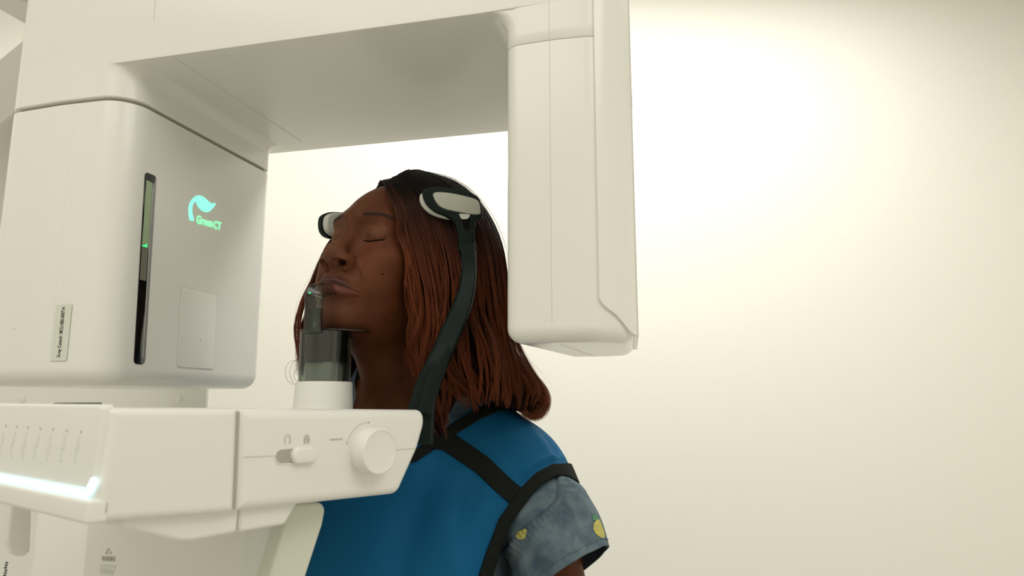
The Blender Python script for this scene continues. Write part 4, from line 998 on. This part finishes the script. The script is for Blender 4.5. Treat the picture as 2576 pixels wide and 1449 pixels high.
ctr = np.array([-.13, .95, 1.47]); sg = np.sign(((SURF-ctr)*SN).sum(2).mean()); SN *= sg
def bil(A, u, t):
    u = np.clip(u/(NG-1)*280, 0, 279.999); t = np.clip(t*(NT-1), 0, NT-1.001); i, j = u.astype(int), t.astype(int); fu, ft = (u-i)[..., None], (t-j)[..., None]
    return A[i, j]*(1-fu)*(1-ft)+A[i+1, j]*fu*(1-ft)+A[i, j+1]*(1-fu)*ft+A[i+1, j+1]*fu*ft
def tint_at(P, u, rnd):
    z = P[..., 2]; back = np.clip((u-9.5)/3.5, 0, 1)            # front locks turn auburn higher up than the back
    z0 = 1.585-.035*(1-back); w = np.clip((z0+.02-z+rnd[..., None]*.04-.0)/.11, 0, 1)
    dark = np.array([.007, .0042, .0036]); red = np.array([.185, .046, .016]); gold = np.array([.21, .075, .028])
    m = np.clip(rnd*2.2-1.1, 0, 1)[..., None, None]; c = dark+(red*(1-m*.6)+gold*m*.6-dark)*(w[..., None])
    return c*(.38+1.15*np.sin(rnd*37.)[..., None, None]**2)*(.85+.3*(rnd[..., None, None]*7.3 % 1))
# soft under-layer
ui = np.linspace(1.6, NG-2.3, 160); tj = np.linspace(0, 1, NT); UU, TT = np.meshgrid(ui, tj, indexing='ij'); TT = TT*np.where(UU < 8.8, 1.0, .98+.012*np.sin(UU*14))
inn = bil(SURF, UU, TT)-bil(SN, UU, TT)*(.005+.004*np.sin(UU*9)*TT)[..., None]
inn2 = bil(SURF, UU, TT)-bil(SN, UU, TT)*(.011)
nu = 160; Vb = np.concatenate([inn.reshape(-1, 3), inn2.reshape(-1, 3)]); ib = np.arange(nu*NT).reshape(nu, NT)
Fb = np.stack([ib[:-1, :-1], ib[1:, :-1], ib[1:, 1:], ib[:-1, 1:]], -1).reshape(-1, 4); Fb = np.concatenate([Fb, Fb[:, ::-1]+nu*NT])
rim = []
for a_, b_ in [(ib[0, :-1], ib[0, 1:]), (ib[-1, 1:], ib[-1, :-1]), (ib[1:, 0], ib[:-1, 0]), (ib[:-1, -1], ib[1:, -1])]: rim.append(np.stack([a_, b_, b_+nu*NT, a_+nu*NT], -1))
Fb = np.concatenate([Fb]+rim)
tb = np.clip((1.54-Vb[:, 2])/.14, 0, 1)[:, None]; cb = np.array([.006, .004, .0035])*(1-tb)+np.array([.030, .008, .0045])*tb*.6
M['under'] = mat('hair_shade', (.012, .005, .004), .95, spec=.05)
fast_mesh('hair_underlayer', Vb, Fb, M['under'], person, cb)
def grow(n, seed, ulo, uhi, spread, r0, clumps, kseg=30, wild=0., lift=0.):
    g_ = np.random.default_rng(seed); u0 = g_.uniform(ulo, uhi, n); cu = np.sort(g_.uniform(ulo, uhi, clumps)); ci = np.abs(u0[:, None]-cu).argmin(1)
    cph = g_.uniform(0, 6.28, (clumps, 3)); camp = g_.uniform(.4, 1.5, clumps); clen = g_.uniform(.95, 1.03, clumps); coff = g_.uniform(-1, 1, clumps)
    rnd = np.clip(.5*g_.random(n)+.5*g_.random(clumps)[ci], 0, 1)
    t = np.linspace(0, 1, kseg)[None]*(clen[ci]*g_.uniform(.92, 1.0, n))[:, None]
    s = np.clip(t*1.4-.1, 0, 1)
    u = u0[:, None]+(cu[ci]-u0)[:, None]*s*.80+.10*np.sin(t*7+cph[ci, 0][:, None])*t+g_.normal(0, .03, n)[:, None]*t
    u = np.clip(u, 0, NG-1)
    P = bil(SURF, u, t); N = bil(SN, u, t); D = bil(dt/ (np.linalg.norm(dt, axis=2)[..., None]+1e-9), u, t); Sd = np.cross(N, D)
    amp = camp[ci][:, None]*np.clip(t-.25, 0, 1)**1.3
    P = P+N*((coff[ci]*.0042)[:, None]*s+np.abs(g_.normal(0, spread, n))[:, None]*(.25+t)+amp*.009*np.sin(t*15+cph[ci, 1][:, None])+lift)[..., None]
    P = P+Sd*(amp*.011*np.sin(t*12+cph[ci, 2][:, None]))[..., None]
    if wild: P = P+(g_.normal(0, wild, (n, 1, 3))*t[..., None]**1.5+N*(np.abs(g_.normal(0, wild*1.2, (n, 1)))*np.sin(np.clip(t*5, 0, 3.1)))[..., None])
    rad = r0*np.clip(1.25-t, .15, 1)*g_.uniform(.7, 1.3, n)[:, None]; rad = np.repeat(rad, 1, 1)
    return P, rad, tint_at(P, u, rnd), u
Ps = [grow(7600, 11, 7.0, NG-1, .0014, .00026, 62), grow(2800, 12, 0, 7.2, .0016, .00030, 46), grow(2400, 13, 9.5, NG-1, .0028, .00022, 36, lift=.001), grow(1100, 14, 0, 1.7, .0020, .00028, 12)]
vf = [strands(P_, r_, c_) for P_, r_, c_, _ in Ps]; k = 0; V = []; F = []; Cc = []
for v, f, c in vf: V.append(v); F.append(f+k); Cc.append(c); k += len(v)
hair = fast_mesh('hair', np.concatenate(V), np.concatenate(F), M['hair'], person, np.concatenate(Cc)); hair['kind'] = 'stuff'
P_, r_, c_, _ = grow(150, 21, 5.5, NG-1, .003, .00009, 120, wild=.0035); P2, r2, c2, _ = grow(16, 22, 0, 2, .003, .00010, 30, wild=.003)
extra = []
for pts in ([(752, 905, .90), (728, 912, .90), (718, 930, .90), (722, 955, .90), (738, 968, .90)], [(750, 900, .90), (734, 918, .90), (729, 940, .90), (737, 962, .90), (745, 970, .90)], [(752, 925, .9), (742, 935, .9), (740, 950, .9), (748, 960, .9)]):
    extra.append(smooth_path(np.array([at(*q_) for q_ in pts]), 30))
ex_ = np.array(extra); 
gc = np.random.default_rng(9); outer = smooth_path(np.array([at(*q_) for q_ in [(1270, 850, .965), (1296, 895, .960), (1340, 938, .955), (1376, 985, .948), (1379, 1018, .942), (1364, 1046, .936), (1338, 1048, .932), (1318, 1030, .930)]]), 40)
inner_ = smooth_path(np.array([at(*q_) for q_ in [(1262, 880, .940), (1278, 930, .938), (1305, 968, .936), (1334, 1000, .934), (1342, 1022, .930), (1334, 1040, .928), (1318, 1040, .926), (1300, 1015, .926)]]), 40)
cw = np.sort(gc.random(26)); nC = 1100; w_ = gc.random(nC); w_ = w_+.6*(cw[np.abs(w_[:, None]-cw).argmin(1)]-w_); tt = np.linspace(0, 1, 40)
PC_ = outer[None]*(1-w_)[:, None, None]+inner_[None]*w_[:, None, None]+gc.normal(0, .0022, (nC, 1, 3))*(.3+tt)[None, :, None]
PC_[..., 1] += (.012*np.sin(w_*40))[:, None]*tt
for i_ in range(nC):
    k_ = int(40*gc.uniform(.70, 1)); PC_[i_] = np.stack([np.interp(np.linspace(0, k_-1, 40), np.arange(40), PC_[i_, :, j_]) for j_ in range(3)], 1)
rndc = gc.random(nC); cC = tint_at(PC_, np.full((nC, 40), 8.)+0*PC_[..., 0], rndc)
v4 = strands(PC_, np.full((nC, 40), .00026)*np.clip(1.2-tt, .3, 1), cC)
v1 = strands(P_, r_, c_); v2 = strands(P2, r2, c2); v3 = strands(ex_, np.full(ex_.shape[:2], .00022), np.tile([.05, .018, .01], ex_.shape[:2]+(1,)))
V = []; F = []; Cc = []; k = 0
for v, f, c in (v1, v2, v3, v4): V.append(v); F.append(f+k); Cc.append(c); k += len(v)
fly = fast_mesh('loose_hairs', np.concatenate(V), np.concatenate(F), M['hair'], person, np.concatenate(Cc)); fly['kind'] = 'stuff'
# brows and lashes
def on_head(l, f, u, off=.0004):
    p = H(l, f, u)[None]
    for _ in range(8): d = head_sdf(p.astype(np.float32)); p = p-grad(head_sdf, p)*(d[:, None]-off)
    return p[0], grad(head_sdf, p)[0]
M['brow'] = mat('brow_hair', (.050, .036, .030), .7)
bt = []; br = np.random.default_rng(4)
for s_ in (1, -1):
    for i in range(230):
        x_ = br.random(); l = (.018+.034*x_)*s_; u = .0440+.0045*math.sin(x_*2.6)-.002*x_+br.normal(0, .0017); p, n = on_head(l, .10-.022*x_**1.6, u)
        dr = unit(s_*HL*(.8+.3*x_)+HU*(.5-.75*x_)-HF*.3*x_); dr = unit(dr-n*(dr@n))
        q_ = np.array([p, p+dr*.0026+n*.0007, p+dr*.005+n*.0004]); bt.append(q_)
bt = np.array(bt); v, f, c = strands(bt, np.tile([.00012, .00011, .00004], (len(bt), 1)), np.zeros(bt.shape))
bo = fast_mesh('eyebrows', v, f, M['brow'], person); bo['kind'] = 'stuff'
M['lash'] = mat('lash', (.004, .003, .003), .9, spec=.02)
for s_ in (1, -1):
    lp_ = [on_head(a*s_, b, c, .0002)[0] for a, b, c in [(.0195, .0865, .0150), (.0240, .0890, .0132), (.0285, .0890, .0122), (.0330, .0880, .0120), (.0375, .0860, .0126), (.0415, .0830, .0138), (.0465, .0785, .0158)]]
    mesh_obj('eyelashes', *tube(smooth_path(np.array(lp_), 30), .00065, 6), M['lash'], person)
p, n = on_head(.052, .075, -.026, 0)
mole = onplane(962, 690, p, unit(p-C_)); l_, f_, u_ = HM.astype(float).T@(mole-OH); p, n = on_head(l_, f_, u_, 0)
mesh_obj('mole', *lathe(p, n, [(.0014, -.0004), (.0013, .0001), (.0007, .0003), (0, .0004)], 14), mat('mole', (.022, .009, .006), .9, spec=.05), person)
